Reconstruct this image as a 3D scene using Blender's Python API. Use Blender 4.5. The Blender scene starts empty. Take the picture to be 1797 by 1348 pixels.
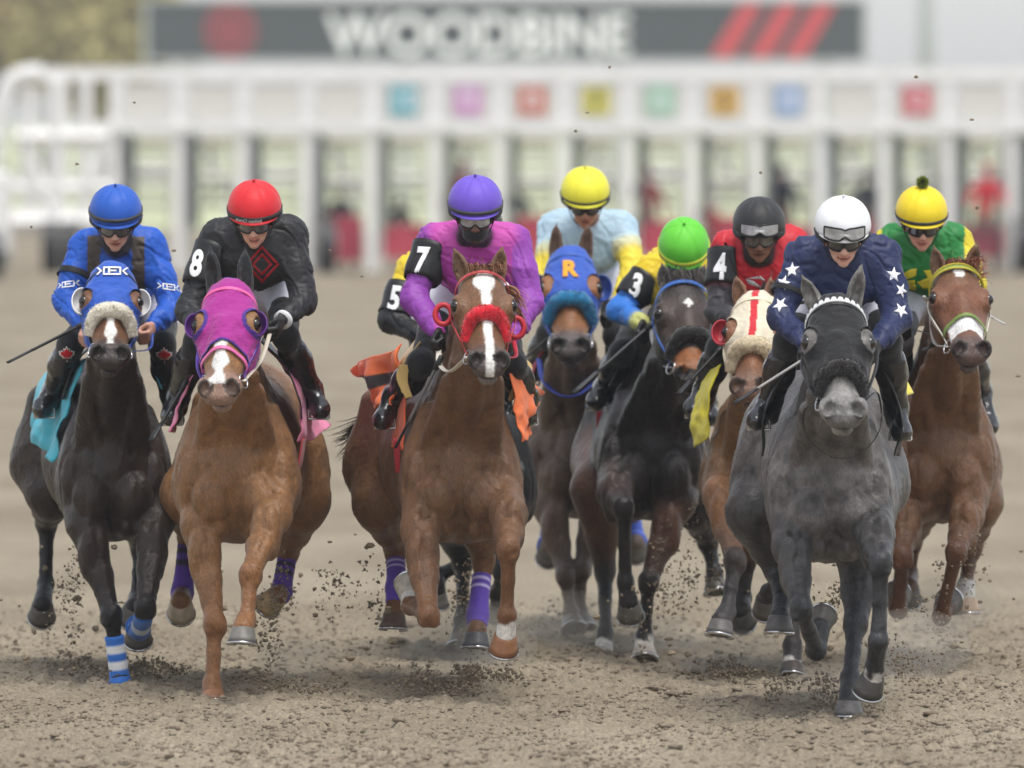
import bpy, bmesh, math, random
import numpy as np
from mathutils import Vector, Matrix
from mathutils.bvhtree import BVHTree

# ---------------------------------------------------------------- camera, sky, sun, exposure
SC = bpy.context.scene
HC = 2.6                      # camera height
LENS = 400.0
F = LENS / 36.0 * 1797.0      # focal length in photo pixels
cam_d = bpy.data.cameras.new("camera"); cam = bpy.data.objects.new("camera", cam_d)
SC.collection.objects.link(cam); SC.camera = cam
cam.location = (0, 0, HC); cam.rotation_euler = (math.radians(90), 0, 0)
cam_d.lens = LENS; cam_d.sensor_width = 36.0; cam_d.sensor_fit = 'HORIZONTAL'
cam_d.shift_y = -(674.0 - 181.0) / 1797.0
cam_d.clip_start = 1.0; cam_d.clip_end = 6000.0
cam_d.dof.use_dof = True; cam_d.dof.focus_distance = 49.2; cam_d.dof.aperture_fstop = 3.5

SUN_EL, SUN_AZ = 70.0, 155.0   # elevation; azimuth measured so the sun is behind the camera and to its right
W = bpy.data.worlds.new("World"); SC.world = W; W.use_nodes = True
wn = W.node_tree; wn.nodes.clear()
wo = wn.nodes.new('ShaderNodeOutputWorld'); wb = wn.nodes.new('ShaderNodeBackground')
ws = wn.nodes.new('ShaderNodeTexSky'); ws.sky_type = 'NISHITA'; ws.sun_disc = False
ws.sun_elevation = math.radians(SUN_EL); ws.sun_rotation = math.radians(SUN_AZ)
ws.air_density = 1.0; ws.dust_density = 1.0; ws.ozone_density = 1.0
hs = wn.nodes.new('ShaderNodeHueSaturation'); hs.inputs['Saturation'].default_value = 0.30; hs.inputs['Value'].default_value = 1.0
wb.inputs['Strength'].default_value = 0.13
wn.links.new(ws.outputs[0], hs.inputs['Color']); wn.links.new(hs.outputs[0], wb.inputs['Color']); wn.links.new(wb.outputs[0], wo.inputs[0])
sun_d = bpy.data.lights.new("sun", 'SUN'); sun = bpy.data.objects.new("sun", sun_d); SC.collection.objects.link(sun)
sun_d.energy = 1.5; sun_d.angle = math.radians(26); sun_d.color = (1.0, 0.96, 0.9)
_az = math.radians(SUN_AZ); _el = math.radians(SUN_EL)
_sd = Vector((math.sin(_az) * math.cos(_el), math.cos(_az) * math.cos(_el), math.sin(_el)))
sun.rotation_euler = _sd.to_track_quat('Z', 'Y').to_euler()
SC.view_settings.view_transform = 'Standard'; SC.view_settings.look = 'None'
SC.view_settings.exposure = 0.86; SC.view_settings.gamma = 1.0

rnd = random.Random(7); RNG = np.random.default_rng(11)
COL = SC.collection

# ---------------------------------------------------------------- helpers
def P(u, v, Y): return np.array([(u - 898.5) / F * Y, Y, HC - (v - 181.0) / F * Y])
def nrm(a):
    a = np.asarray(a, float); return a / (np.linalg.norm(a) + 1e-12)
def srgb(h):
    if isinstance(h, str):
        h = h.lstrip('#'); c = [int(h[i:i + 2], 16) / 255 for i in (0, 2, 4)]
    else: c = h
    return tuple(x / 12.92 if x <= .04045 else ((x + .055) / 1.055) ** 2.4 for x in c)

def _hash(ix, iy, iz, seed):
    n = (ix * 374761393 + iy * 668265263 + iz * 2147483647 + seed * 974634777) & 0xffffffff
    n = ((n ^ (n >> 13)) * 1274126177) & 0xffffffff
    n = n ^ (n >> 16)
    return (n & 0xffff) / 65535.0
def vnoise(p, seed=0):
    p = np.asarray(p, float); i = np.floor(p).astype(np.int64); f = p - i; f = f * f * (3 - 2 * f)
    r = 0
    for dx in (0, 1):
        wx = f[:, 0] if dx else 1 - f[:, 0]
        for dy in (0, 1):
            wy = f[:, 1] if dy else 1 - f[:, 1]
            for dz in (0, 1):
                wz = f[:, 2] if dz else 1 - f[:, 2]
                r = r + wx * wy * wz * _hash(i[:, 0] + dx, i[:, 1] + dy, i[:, 2] + dz, seed)
    return r * 2 - 1
def fbm(p, octs=3, seed=0):
    r = 0; a = 1.0; p = np.asarray(p, float)
    for o in range(octs):
        r = r + a * vnoise(p * (2.03 ** o), seed + o); a *= .5
    return r

def tag(o, label=None, cat=None, group=None, kind=None):
    if label: o['label'] = label
    if cat: o['category'] = cat
    if group: o['group'] = group
    if kind: o['kind'] = kind
    return o
def empty(name, loc, label=None, cat=None, group=None):
    o = bpy.data.objects.new(name, None); COL.objects.link(o); o.location = Vector(loc); o.empty_display_size = .2
    return tag(o, label, cat, group)
def mesh(name, V, Fc, mat, parent=None, cols=None, smooth=True, origin=None):
    """one mesh object; V world coordinates, re-based on the parent's world location"""
    V = np.asarray(V, float)
    if origin is None:
        origin = np.zeros(3); q = parent
        while q is not None:
            origin = origin + np.array(q.location); q = q.parent
    me = bpy.data.meshes.new(name)
    Vl = (V - origin).astype(np.float32)
    if isinstance(Fc, np.ndarray):
        n = Fc.shape[1]
        me.vertices.add(len(Vl)); me.vertices.foreach_set('co', Vl.ravel())
        me.loops.add(Fc.size); me.loops.foreach_set('vertex_index', Fc.ravel().astype(np.int32))
        me.polygons.add(len(Fc)); me.polygons.foreach_set('loop_start', np.arange(0, Fc.size, n, dtype=np.int32))
        me.polygons.foreach_set('loop_total', np.full(len(Fc), n, dtype=np.int32))
        me.update(calc_edges=True); me.validate()
    else:
        me.from_pydata(Vl.tolist(), [], [list(map(int, f)) for f in Fc]); me.update()
    if smooth: me.polygons.foreach_set('use_smooth', [True] * len(me.polygons))
    if cols is not None and len(cols) == len(me.vertices):
        a = me.color_attributes.new('Col', 'FLOAT_COLOR', 'POINT')
        c = np.ones((len(cols), 4), np.float32); c[:, :3] = cols; a.data.foreach_set('color', c.ravel())
    o = bpy.data.objects.new(name, me); COL.objects.link(o)
    if mat: me.materials.append(mat)
    if parent is not None: o.parent = parent
    elif np.any(origin): o.location = Vector(origin)
    return o
def solid(o, t, off=-1.0):
    m = o.modifiers.new('solid', 'SOLIDIFY'); m.thickness = t; m.offset = off; return o

# ---------------------------------------------------------------- materials
MATS = {}
def mat(name, col=(.5, .5, .5), rough=.6, spec=.5, metal=0, bump=0, bscale=200, bstretch=(1, 1, 1), var=0, vscale=20,
        sheen=0, coat=0, attr=False, sss=0, alpha=1.0, bdetail=3, bump2=0, bscale2=20, var2=0, vscale2=100, vstretch2=(1, 1, 1)):
    if name in MATS: return MATS[name]
    m = bpy.data.materials.new(name); m.use_nodes = True; nt = m.node_tree; L = nt.links
    b = nt.nodes['Principled BSDF']
    b.inputs['Roughness'].default_value = rough; b.inputs['Specular IOR Level'].default_value = spec
    b.inputs['Metallic'].default_value = metal; b.inputs['Sheen Weight'].default_value = sheen
    b.inputs['Coat Weight'].default_value = coat; b.inputs['Alpha'].default_value = alpha
    b.inputs['Coat Roughness'].default_value = .12
    if sss: b.inputs['Subsurface Weight'].default_value = sss; b.inputs['Subsurface Radius'].default_value = (.02, .008, .004); b.inputs['Subsurface Scale'].default_value = .5
    tc = nt.nodes.new('ShaderNodeTexCoord')
    def noise(scale, stretch=(1, 1, 1), detail=3):
        mp = nt.nodes.new('ShaderNodeMapping'); mp.inputs['Scale'].default_value = stretch
        n = nt.nodes.new('ShaderNodeTexNoise'); n.inputs['Scale'].default_value = scale; n.inputs['Detail'].default_value = detail
        L.new(tc.outputs['Object'], mp.inputs[0]); L.new(mp.outputs[0], n.inputs['Vector']); return n
    if attr:
        a = nt.nodes.new('ShaderNodeAttribute'); a.attribute_name = 'Col'; src = a.outputs['Color']
    else:
        r = nt.nodes.new('ShaderNodeRGB'); r.outputs[0].default_value = (*col, 1); src = r.outputs[0]
    if var:
        n = noise(vscale, detail=6)
        mr = nt.nodes.new('ShaderNodeMapRange'); mr.inputs[1].default_value = .3; mr.inputs[2].default_value = .7
        mr.inputs[3].default_value = 1 - var; mr.inputs[4].default_value = 1 + var
        L.new(n.outputs[0], mr.inputs[0])
        mx = nt.nodes.new('ShaderNodeVectorMath'); mx.operation = 'SCALE'
        L.new(src, mx.inputs[0]); L.new(mr.outputs[0], mx.inputs['Scale']); src = mx.outputs[0]
    if var2:
        n = noise(vscale2, vstretch2, 4); mr = nt.nodes.new('ShaderNodeMapRange'); mr.inputs[1].default_value = .3; mr.inputs[2].default_value = .7; mr.inputs[3].default_value = 1 - var2; mr.inputs[4].default_value = 1 + var2
        L.new(n.outputs[0], mr.inputs[0]); mx = nt.nodes.new('ShaderNodeVectorMath'); mx.operation = 'SCALE'; L.new(src, mx.inputs[0]); L.new(mr.outputs[0], mx.inputs['Scale']); src = mx.outputs[0]
    L.new(src, b.inputs['Base Color'])
    last = None
    if bump:
        n = noise(bscale, bstretch, bdetail); bp = nt.nodes.new('ShaderNodeBump'); bp.inputs['Distance'].default_value = bump
        bp.inputs['Strength'].default_value = 1.0
        L.new(n.outputs[0], bp.inputs['Height']); last = bp
    if bump2:
        n = noise(bscale2, (1, 1, 1), 2); bp = nt.nodes.new('ShaderNodeBump'); bp.inputs['Distance'].default_value = bump2
        L.new(n.outputs[0], bp.inputs['Height'])
        if last: L.new(last.outputs[0], bp.inputs['Normal'])
        last = bp
    if last: L.new(last.outputs[0], b.inputs['Normal'])
    MATS[name] = m; return m

M_COAT = mat('horse_coat', attr=True, rough=.40, spec=.30, bump=.004, bscale=130, bstretch=(1, 1, .35), var2=.28, vscale2=150, vstretch2=(1, 1, .4), var=.15, vscale=16, sheen=.05, bump2=.010, bscale2=14)
M_SKIN = mat('skin', attr=True, rough=.5, spec=.4, sss=.15, bump=.0006, bscale=300)
M_SILK = mat('silk', attr=True, rough=.52, spec=.32, sheen=.04, bump=.006, bscale=13, bstretch=(1, 1, 1.2), bump2=.0012, bscale2=60)
M_MESHCLOTH = mat('hood_cloth', attr=True, rough=.75, spec=.25, sheen=.2, bump=.004, bscale=30, bstretch=(1, 1, 2.5))
M_CLOTH = mat('cloth', attr=True, rough=.7, spec=.3, sheen=.2, bump=.006, bscale=24, bstretch=(1, 1, .5))
M_BOOT = mat('patent_leather', srgb('#1b1b1d'), rough=.26, spec=.5, coat=.35, bump=.008, bscale=22)
M_LEATHER = mat('leather', attr=True, rough=.45, spec=.4, bump=.001, bscale=120)
M_BREECH = mat('breeches', srgb('#dcdae4'), rough=.75, bump=.008, bscale=20)
M_CAP = mat('cap_cover', attr=True, rough=.55, spec=.35, sheen=.1, bump=.0012, bscale=60)
M_FUR = mat('sheepskin', attr=True, rough=.95, spec=.1, sheen=.5, bump=.004, bscale=120, var=.2, vscale=80)
M_HAIR = mat('mane_hair', attr=True, rough=.55, spec=.3)
M_EYE = mat('eyeball', (.008, .005, .004), rough=.05, spec=.7)
M_HOOF = mat('hoof', attr=True, rough=.45, spec=.4, bump=.0012, bscale=40, bstretch=(1, 1, 8), var=.25, vscale=30)
M_STEEL = mat('steel', (.55, .55, .56), rough=.25, metal=1)
M_LENS_D = mat('goggle_dark', (.012, .012, .015), rough=.06, spec=.8, coat=.6)
M_LENS_G = mat('goggle_smoke', (.10, .095, .09), rough=.08, spec=.9, coat=.8, var=.3, vscale=30)
M_LENS_C = mat('goggle_clear', (.42, .42, .42), rough=.06, spec=.9, coat=.9, var=.35, vscale=22)
M_BLACKRUB = mat('black_rubber', (.012, .012, .013), rough=.45)
M_WHITEINK = mat('white_ink', (.82, .82, .82), rough=.6)
M_DIRT = mat('dirt_clod', srgb('#7d7160'), rough=.95, spec=.1, var=.3, vscale=60)
M_DECAL = mat('decal', attr=True, rough=.6, spec=.3)

# ---------------------------------------------------------------- signed distance modelling
class Cone:
    def __init__(s, a, b, ra, rb, k=.03, col=(.5, .5, .5), fl=None, q=1.0, op='u'):
        s.a = np.asarray(a, float); s.b = np.asarray(b, float); s.ra = ra; s.rb = rb; s.k = k; s.col = col; s.op = op
        s.fl = None if fl is None else nrm(fl); s.q = q
    def bb(s, m):
        f = max(1, s.q)
        lo = np.minimum(s.a - s.ra * f, s.b - s.rb * f) - m; hi = np.maximum(s.a + s.ra * f, s.b + s.rb * f) + m
        return lo, hi
    def d(s, X, Y, Z):
        ab = s.b - s.a; x = X - s.a[0]; y = Y - s.a[1]; z = Z - s.a[2]
        t = np.clip((x * ab[0] + y * ab[1] + z * ab[2]) / max(ab @ ab, 1e-9), 0, 1)
        x = x - t * ab[0]; y = y - t * ab[1]; z = z - t * ab[2]
        r2 = x * x + y * y + z * z
        if s.fl is not None:
            c = x * s.fl[0] + y * s.fl[1] + z * s.fl[2]; r2 = r2 + c * c * (1 / s.q ** 2 - 1)
        return np.sqrt(r2 + 1e-12) - (s.ra + (s.rb - s.ra) * t)
class Ell:
    def __init__(s, c, r, R=None, k=.03, col=(.5, .5, .5), op='u'):
        s.c = np.asarray(c, float); s.r = np.asarray(r, float); s.R = np.eye(3) if R is None else np.asarray(R, float); s.k = k; s.col = col; s.op = op
    def bb(s, m):
        e = np.sqrt(((s.R * s.r[None, :]) ** 2).sum(1)) + m
        return s.c - e, s.c + e
    def d(s, X, Y, Z):
        x = X - s.c[0]; y = Y - s.c[1]; z = Z - s.c[2]; R = s.R; r = s.r
        q = [x * R[0, i] + y * R[1, i] + z * R[2, i] for i in range(3)]
        k0 = np.sqrt(sum((q[i] / r[i]) ** 2 for i in range(3)) + 1e-12)
        k1 = np.sqrt(sum((q[i] / r[i] ** 2) ** 2 for i in range(3)) + 1e-12)
        return k0 * (k0 - 1) / k1
def _comb(G, d, p):
    k = p.k
    if p.op == 'u':
        h = np.clip(.5 + .5 * (G - d) / k, 0, 1); return G * (1 - h) + d * h - k * h * (1 - h)
    d = -d; h = np.clip(.5 - .5 * (G - d) / k, 0, 1)          # smooth subtraction
    return G * (1 - h) + d * h + k * h * (1 - h)
def sdf(prims, Pt):
    X, Y, Z = Pt[:, 0], Pt[:, 1], Pt[:, 2]; G = np.full(len(Pt), 1.0)
    for p in prims: G = _comb(G, p.d(X, Y, Z), p)
    return G
def sgrad(prims, Pt, e=.002):
    g = np.stack([sdf(prims, Pt + np.eye(3)[i] * e) - sdf(prims, Pt - np.eye(3)[i] * e) for i in range(3)], 1)
    return g / (np.linalg.norm(g, axis=1, keepdims=True) + 1e-9)
def project(prims, Pt, off=0.0, it=5):
    Pt = np.array(Pt, float)
    for _ in range(it):
        Pt = Pt - (sdf(prims, Pt) - off)[:, None] * sgrad(prims, Pt) * .9
    return Pt
def trace(prims, Pt, d, off=.004, it=24):
    Pt = np.array(Pt, float)
    for _ in range(it):
        s = np.clip(sdf(prims, Pt) - off, -.05, .05); Pt = Pt + d[None, :] * s[:, None] * .85
    return Pt
def extract(prims, h, iso=0.0, smooth=2):
    los, his = zip(*[p.bb(iso + 3 * h) for p in prims if p.op == 'u'])
    lo = np.min(los, 0); hi = np.max(his, 0); n = np.ceil((hi - lo) / h).astype(int) + 2
    G = np.full(n, 1.0, np.float32)
    ax = [(lo[i] + h * np.arange(n[i])).astype(np.float64) for i in range(3)]
    for p in prims:
        a, b = p.bb(p.k + iso + 3 * h)
        i0 = np.clip(np.floor((a - lo) / h).astype(int), 0, n); i1 = np.clip(np.ceil((b - lo) / h).astype(int) + 1, 0, n)
        if np.any(i1 <= i0): continue
        sl = tuple(slice(i0[j], i1[j]) for j in range(3))
        d = p.d(ax[0][sl[0]][:, None, None], ax[1][sl[1]][None, :, None], ax[2][sl[2]][None, None, :]).astype(np.float32)
        G[sl] = _comb(G[sl], d, p)
    G -= iso
    S = G < 0
    cnt = np.zeros(n - 1, np.int8)
    cs = [(i, j, k) for i in (0, 1) for j in (0, 1) for k in (0, 1)]
    for c in cs: cnt += S[c[0]:n[0] - 1 + c[0], c[1]:n[1] - 1 + c[1], c[2]:n[2] - 1 + c[2]]
    act = np.argwhere((cnt > 0) & (cnt < 8)); idx = np.full(n - 1, -1, np.int32); idx[tuple(act.T)] = np.arange(len(act))
    vals = {c: G[act[:, 0] + c[0], act[:, 1] + c[1], act[:, 2] + c[2]].astype(float) for c in cs}
    acc = np.zeros((len(act), 3)); num = np.zeros(len(act))
    for c in cs:
        for ax_ in range(3):
            if c[ax_]: continue
            c2 = list(c); c2[ax_] = 1; c2 = tuple(c2); a, b = vals[c], vals[c2]; m = (a < 0) != (b < 0)
            t = np.where(m, a / np.where(m, a - b, 1), 0)
            q = np.array(c, float)[None, :].repeat(len(act), 0); q[:, ax_] += t
            acc += q * m[:, None]; num += m
    V = lo + h * (act + acc / num[:, None])
    Q = []
    for a in range(3):
        b, c = (a + 1) % 3, (a + 2) % 3
        s0 = [slice(None)] * 3; s1 = [slice(None)] * 3; s0[a] = slice(0, n[a] - 1); s1[a] = slice(1, n[a])
        A = S[tuple(s0)]; B = S[tuple(s1)]; e = np.argwhere(A != B)
        e = e[(e[:, b] > 0) & (e[:, c] > 0) & (e[:, b] < n[b] - 1) & (e[:, c] < n[c] - 1)]
        ins = A[tuple(e.T)]
        def cell(db, dc):
            q = e.copy(); q[:, b] -= db; q[:, c] -= dc; return idx[tuple(q.T)]
        q = np.stack([cell(1, 1), cell(0, 1), cell(0, 0), cell(1, 0)], 1)
        q[~ins] = q[~ins][:, ::-1]; Q.append(q)
    Q = np.concatenate(Q); Q = Q[(Q >= 0).all(1)]
    for _ in range(smooth): V = lap(V, Q, .5)
    return V, Q
def lap(V, Q, w):
    s = np.zeros_like(V); c = np.zeros(len(V))
    for i in range(4):
        a = Q[:, i]; b = Q[:, (i + 1) % 4]
        for k in range(3):
            s[:, k] += np.bincount(a, V[b, k], len(V)) + np.bincount(b, V[a, k], len(V))
        c += np.bincount(a, minlength=len(V)) + np.bincount(b, minlength=len(V))
    return V * (1 - w) + w * s / np.maximum(c, 1)[:, None]
def vcols(prims, V, sharp=.010):
    D = []; C = []
    for p in prims:
        if p.col is None: continue
        d = p.d(V[:, 0], V[:, 1], V[:, 2]); D.append(d if p.op == 'u' else np.where(d < getattr(p, 'reach', .004), -.02, 9.0)); C.append(p.col)
    D = np.stack(D, 1); C = np.array(C, float); D = D - D.min(1, keepdims=True); Wt = np.exp(-D / sharp); Wt /= Wt.sum(1, keepdims=True)
    return Wt @ C
def vnormals(V, Q):
    n = np.cross(V[Q[:, 2]] - V[Q[:, 0]], V[Q[:, 3]] - V[Q[:, 1]]); N = np.zeros_like(V)
    for i in range(4):
        for k in range(3): N[:, k] += np.bincount(Q[:, i], n[:, k], len(V))
    return N / (np.linalg.norm(N, axis=1, keepdims=True) + 1e-12)
def clip_mesh(V, Q, f):
    """keep the part where f(V)<0, sliding the border vertices onto f=0"""
    fv = f(V); keep = (fv[Q] < 0).sum(1) >= 2; Q = Q[keep]; used = np.unique(Q)
    mp = np.full(len(V), -1); mp[used] = np.arange(len(used)); V = V[used].copy(); Q = mp[Q]
    for _ in range(3):
        fv = f(V); m = fv > -.0
        if not m.any(): break
        g = np.stack([(f(V[m] + np.eye(3)[i] * .001) - f(V[m] - np.eye(3)[i] * .001)) / .002 for i in range(3)], 1)
        V[m] -= np.clip(fv[m] / ((g * g).sum(1) + 1e-6), -.012, .012)[:, None] * g
    return V, Q

# ---------------------------------------------------------------- curves, straps, tubes, decals
def catmull(pts, n=8):
    pts = np.asarray(pts, float)
    if len(pts) < 3:
        return np.array([pts[0] + (pts[-1] - pts[0]) * t for t in np.linspace(0, 1, n + 1)])
    p = np.vstack([2 * pts[0] - pts[1], pts, 2 * pts[-1] - pts[-2]]); out = []
    for i in range(1, len(p) - 2):
        for t in np.arange(n) / n:
            a, b, c, d = p[i - 1], p[i], p[i + 1], p[i + 2]
            out.append(.5 * (2 * b + (c - a) * t + (2 * a - 5 * b + 4 * c - d) * t * t + (3 * b - a - 3 * c + d) * t ** 3))
    out.append(pts[-1]); return np.array(out)
def tube_geo(C, r, n=10, cap=True, flat=1.0, up=(0, 0, 1)):
    C = np.asarray(C, float); r = np.broadcast_to(np.asarray(r, float), (len(C),))
    T = np.gradient(C, axis=0); T /= np.linalg.norm(T, axis=1, keepdims=True) + 1e-12
    u = np.asarray(up, float); V = []
    for i in range(len(C)):
        s = np.cross(T[i], u); s = nrm(s) if np.linalg.norm(s) > 1e-3 else nrm(np.cross(T[i], [1, .1, 0])); w = np.cross(s, T[i])
        for k in range(n):
            a = 2 * math.pi * k / n; V.append(C[i] + r[i] * (math.cos(a) * s + flat * math.sin(a) * w))
    Fc = [[i * n + k, i * n + (k + 1) % n, (i + 1) * n + (k + 1) % n, (i + 1) * n + k] for i in range(len(C) - 1) for k in range(n)]
    if cap: Fc.append(list(range(n))[::-1]); Fc.append([(len(C) - 1) * n + k for k in range(n)])
    return V, Fc
def tube(name, C, r, m, parent, col=(.1, .1, .1), n=10, **kw):
    V, Fc = tube_geo(C, r, n, **kw); return mesh(name, V, Fc, m, parent, cols=np.tile(col, (len(V), 1)))
def ribbon_geo(C, N, w, t):
    C = np.asarray(C); T = np.gradient(C, axis=0); T /= np.linalg.norm(T, axis=1, keepdims=True) + 1e-12
    S = np.cross(T, N); S /= np.linalg.norm(S, axis=1, keepdims=True) + 1e-12; V = []
    w = np.broadcast_to(w, (len(C),))
    for i in range(len(C)):
        a = S[i] * w[i] / 2; b = N[i] * t
        V += [C[i] - a, C[i] - a * .85 + b, C[i] + a * .85 + b, C[i] + a]
    Fc = []
    for i in range(len(C) - 1):
        for k in range(4): Fc.append([i * 4 + k, i * 4 + (k + 1) % 4, i * 4 + 4 + (k + 1) % 4, i * 4 + 4 + k])
    Fc.append([0, 1, 2, 3]); Fc.append([len(C) * 4 - 1 - k for k in range(4)])
    return V, Fc
def merge(parts):
    V = []; Fc = []; C = []
    for v, f, c in parts:
        o = len(V); V += [tuple(x) for x in v]; Fc += [[i + o for i in q] for q in f]; C += [c] * len(v)
    return V, Fc, C
def strap_geo(prims, pts, w, t=.004, off=.002, n=6):
    C = project(prims, catmull(pts, n), off, 4); N = sgrad(prims, C); return ribbon_geo(C, N, w, t)
def star(n=5, ri=.42):
    return [((ri if k % 2 else 1) * math.sin(math.pi * k / n), (ri if k % 2 else 1) * math.cos(math.pi * k / n)) for k in range(2 * n)]
def flat_geo(polys, sub=.012, size=1.0):
    bm = bmesh.new()
    for pl in polys:
        vs = [bm.verts.new((x * size, y * size, 0)) for x, y in pl]
        try: bm.faces.new(vs)
        except ValueError: pass
    bmesh.ops.triangulate(bm, faces=bm.faces[:])
    for _ in range(4):
        e = [e for e in bm.edges if e.calc_length() > sub]
        if not e: break
        bmesh.ops.subdivide_edges(bm, edges=e, cuts=1); bmesh.ops.triangulate(bm, faces=[f for f in bm.faces if len(f.verts) > 3])
    V = [tuple(v.co) for v in bm.verts]; bm.verts.index_update(); Fc = [[v.index for v in f.verts] for f in bm.faces]; bm.free(); return V, Fc
def text_geo(s, size, sub=None, bold=.0):
    cu = bpy.data.curves.new('t', 'FONT'); cu.body = s; cu.size = size; cu.align_x = 'CENTER'; cu.align_y = 'CENTER'; cu.offset = bold; cu.resolution_u = 4
    o = bpy.data.objects.new('t', cu); COL.objects.link(o); dg = bpy.context.evaluated_depsgraph_get()
    me = bpy.data.meshes.new_from_object(o.evaluated_get(dg)); bm = bmesh.new(); bm.from_mesh(me)
    bmesh.ops.remove_doubles(bm, verts=bm.verts[:], dist=1e-5); bmesh.ops.triangulate(bm, faces=bm.faces[:])
    if sub:
        for _ in range(5):
            e = [e for e in bm.edges if e.calc_length() > sub]
            if not e: break
            bmesh.ops.subdivide_edges(bm, edges=e, cuts=1); bmesh.ops.triangulate(bm, faces=[f for f in bm.faces if len(f.verts) > 3])
    bm.verts.index_update(); V = [tuple(v.co) for v in bm.verts]; Fc = [[v.index for v in f.verts] for f in bm.faces]; bm.free()
    bpy.data.objects.remove(o); bpy.data.curves.remove(cu); bpy.data.meshes.remove(me); return V, Fc
def decal(name, geo, centre, out, up, prims, m, parent, col, off=.004, roll=0):
    out = nrm(out); up = nrm(np.asarray(up, float) - out * np.dot(up, out)); right = np.cross(up, out)
    if roll:
        a = math.radians(roll); up, right = up * math.cos(a) + right * math.sin(a), right * math.cos(a) - up * math.sin(a)
    V, Fc = geo; V = np.array(V); Wp = centre + V[:, :1] * right + V[:, 1:2] * up + out * .12
    if isinstance(prims, BVHTree):
        for i in range(len(Wp)):
            h = prims.ray_cast(Vector(Wp[i] + out * .1), Vector(-out), .45)
            if h[0] is None: h = prims.find_nearest(Vector(Wp[i]))
            Wp[i] = np.array(h[0]) + np.array(out) * (off if off < .010 else .003)
    else:
        Wp = trace(prims, Wp, -out, off); bad = np.abs((Wp - centre) @ out) > .09; Wp[bad] = (Wp[bad] + out * (-(Wp[bad] - centre) @ out)[:, None])
    o = mesh(name, Wp, Fc, m, parent, cols=np.tile(col, (len(V), 1)))
    solid(o, .0006, 1.0); return o
def fur_on(C, r, n, length, col, seed=0, flat=1.0):
    """short curly strands round a tube"""
    rg = np.random.default_rng(seed); C = np.asarray(C); T = np.gradient(C, axis=0); T /= np.linalg.norm(T, axis=1, keepdims=True)
    t = rg.random(n) * (len(C) - 1.001); i = t.astype(int); f = t - i; c = C[i] * (1 - f)[:, None] + C[i + 1] * f[:, None]
    d = rg.normal(size=(n, 3)); tt = T[i]; d -= tt * (d * tt).sum(1)[:, None] * .8; d /= np.linalg.norm(d, axis=1, keepdims=True)
    rr = np.broadcast_to(np.asarray(r, float), (len(C),))[i]
    a = c + d * rr[:, None] * .9; side = np.cross(d, rg.normal(size=(n, 3))); side /= np.linalg.norm(side, axis=1, keepdims=True)
    b = a + (d + rg.normal(size=(n, 3)) * .35) * length * (.5 + rg.random(n))[:, None]
    w = .0022
    V = np.stack([a - side * w, a + side * w, b], 1).reshape(-1, 3); Fc = np.arange(3 * n).reshape(n, 3)
    cc = np.repeat(np.asarray(col)[None, :] * (.75 + .5 * rg.random((n, 1))), 3, 0); return V, Fc, cc
def strands(name, roots, tips, bend, n, col, parent, seed=0, w=.004, spread=.02, jit=.35):
    """locks of hair from a root polyline to a tip polyline"""
    rg = np.random.default_rng(seed); roots = np.asarray(roots, float); tips = np.asarray(tips, float)
    V = []; Fc = []; C = []
    for k in range(n):
        t = rg.random() * (len(roots) - 1); i = min(int(t), len(roots) - 2) if len(roots) > 1 else 0; f = t - i
        a = roots[i] * (1 - f) + roots[min(i + 1, len(roots) - 1)] * f + rg.normal(size=3) * .006
        b = tips[i] * (1 - f) + tips[min(i + 1, len(tips) - 1)] * f + rg.normal(size=3) * spread
        b = a + (b - a) * (1 - jit * rg.random()); m = (a + b) / 2 + np.asarray(bend) * (.5 + rg.random()) + rg.normal(size=3) * .008
        s = nrm(np.cross(b - a, rg.normal(size=3))) * w * (.5 + rg.random()); o = len(V); c = np.asarray(col) * (.6 + .8 * rg.random())
        for j, q in enumerate(np.linspace(0, 1, 5)):
            p = (1 - q) ** 2 * a + 2 * q * (1 - q) * m + q * q * b; ww = 1 - q * .9
            V += [p - s * ww, p + s * ww]; C += [c, c]
            if j: Fc.append([o + 2 * j - 2, o + 2 * j - 1, o + 2 * j + 1, o + 2 * j])
    return mesh(name, V, Fc, M_HAIR, parent, cols=C)
def sheet(name, rows, m, parent, col, nu=14, nv=12, rip=.012, freq=9, seed=0, thick=.006, colfn=None):
    rows = [catmull(r, nu) for r in rows]; R = np.stack(rows, 0); G = np.stack([catmull(R[:, j], nv) for j in range(R.shape[1])], 1)
    a, b, _ = G.shape; V = G.reshape(-1, 3)
    du = np.gradient(G, axis=0); dv = np.gradient(G, axis=1); N = np.cross(du, dv).reshape(-1, 3); N /= np.linalg.norm(N, axis=1, keepdims=True) + 1e-12
    amp = np.repeat(np.linspace(.25, 1, a), b); V = V + N * (rip * amp * fbm(V * freq, 3, seed))[:, None]
    Q = np.array([[i * b + j, i * b + j + 1, (i + 1) * b + j + 1, (i + 1) * b + j] for i in range(a - 1) for j in range(b - 1)])
    uv = np.stack(np.meshgrid(np.linspace(0, 1, a), np.linspace(0, 1, b), indexing='ij'), -1).reshape(-1, 2)
    cols = np.tile(col, (len(V), 1)).astype(float)
    if colfn is not None: cols = colfn(uv, cols)
    o = mesh(name, V, Q, m, parent, cols=cols); solid(o, thick, 0); return o
# ---------------------------------------------------------------- horses
def c3(h): return srgb(h)
WHITE = (.72, .70, .66)
class Horse:
    def __init__(s, **kw): s.__dict__.update(kw)
    def p(s, u, v, dy=0.0): return P(u, v, s.y + dy)

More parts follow.
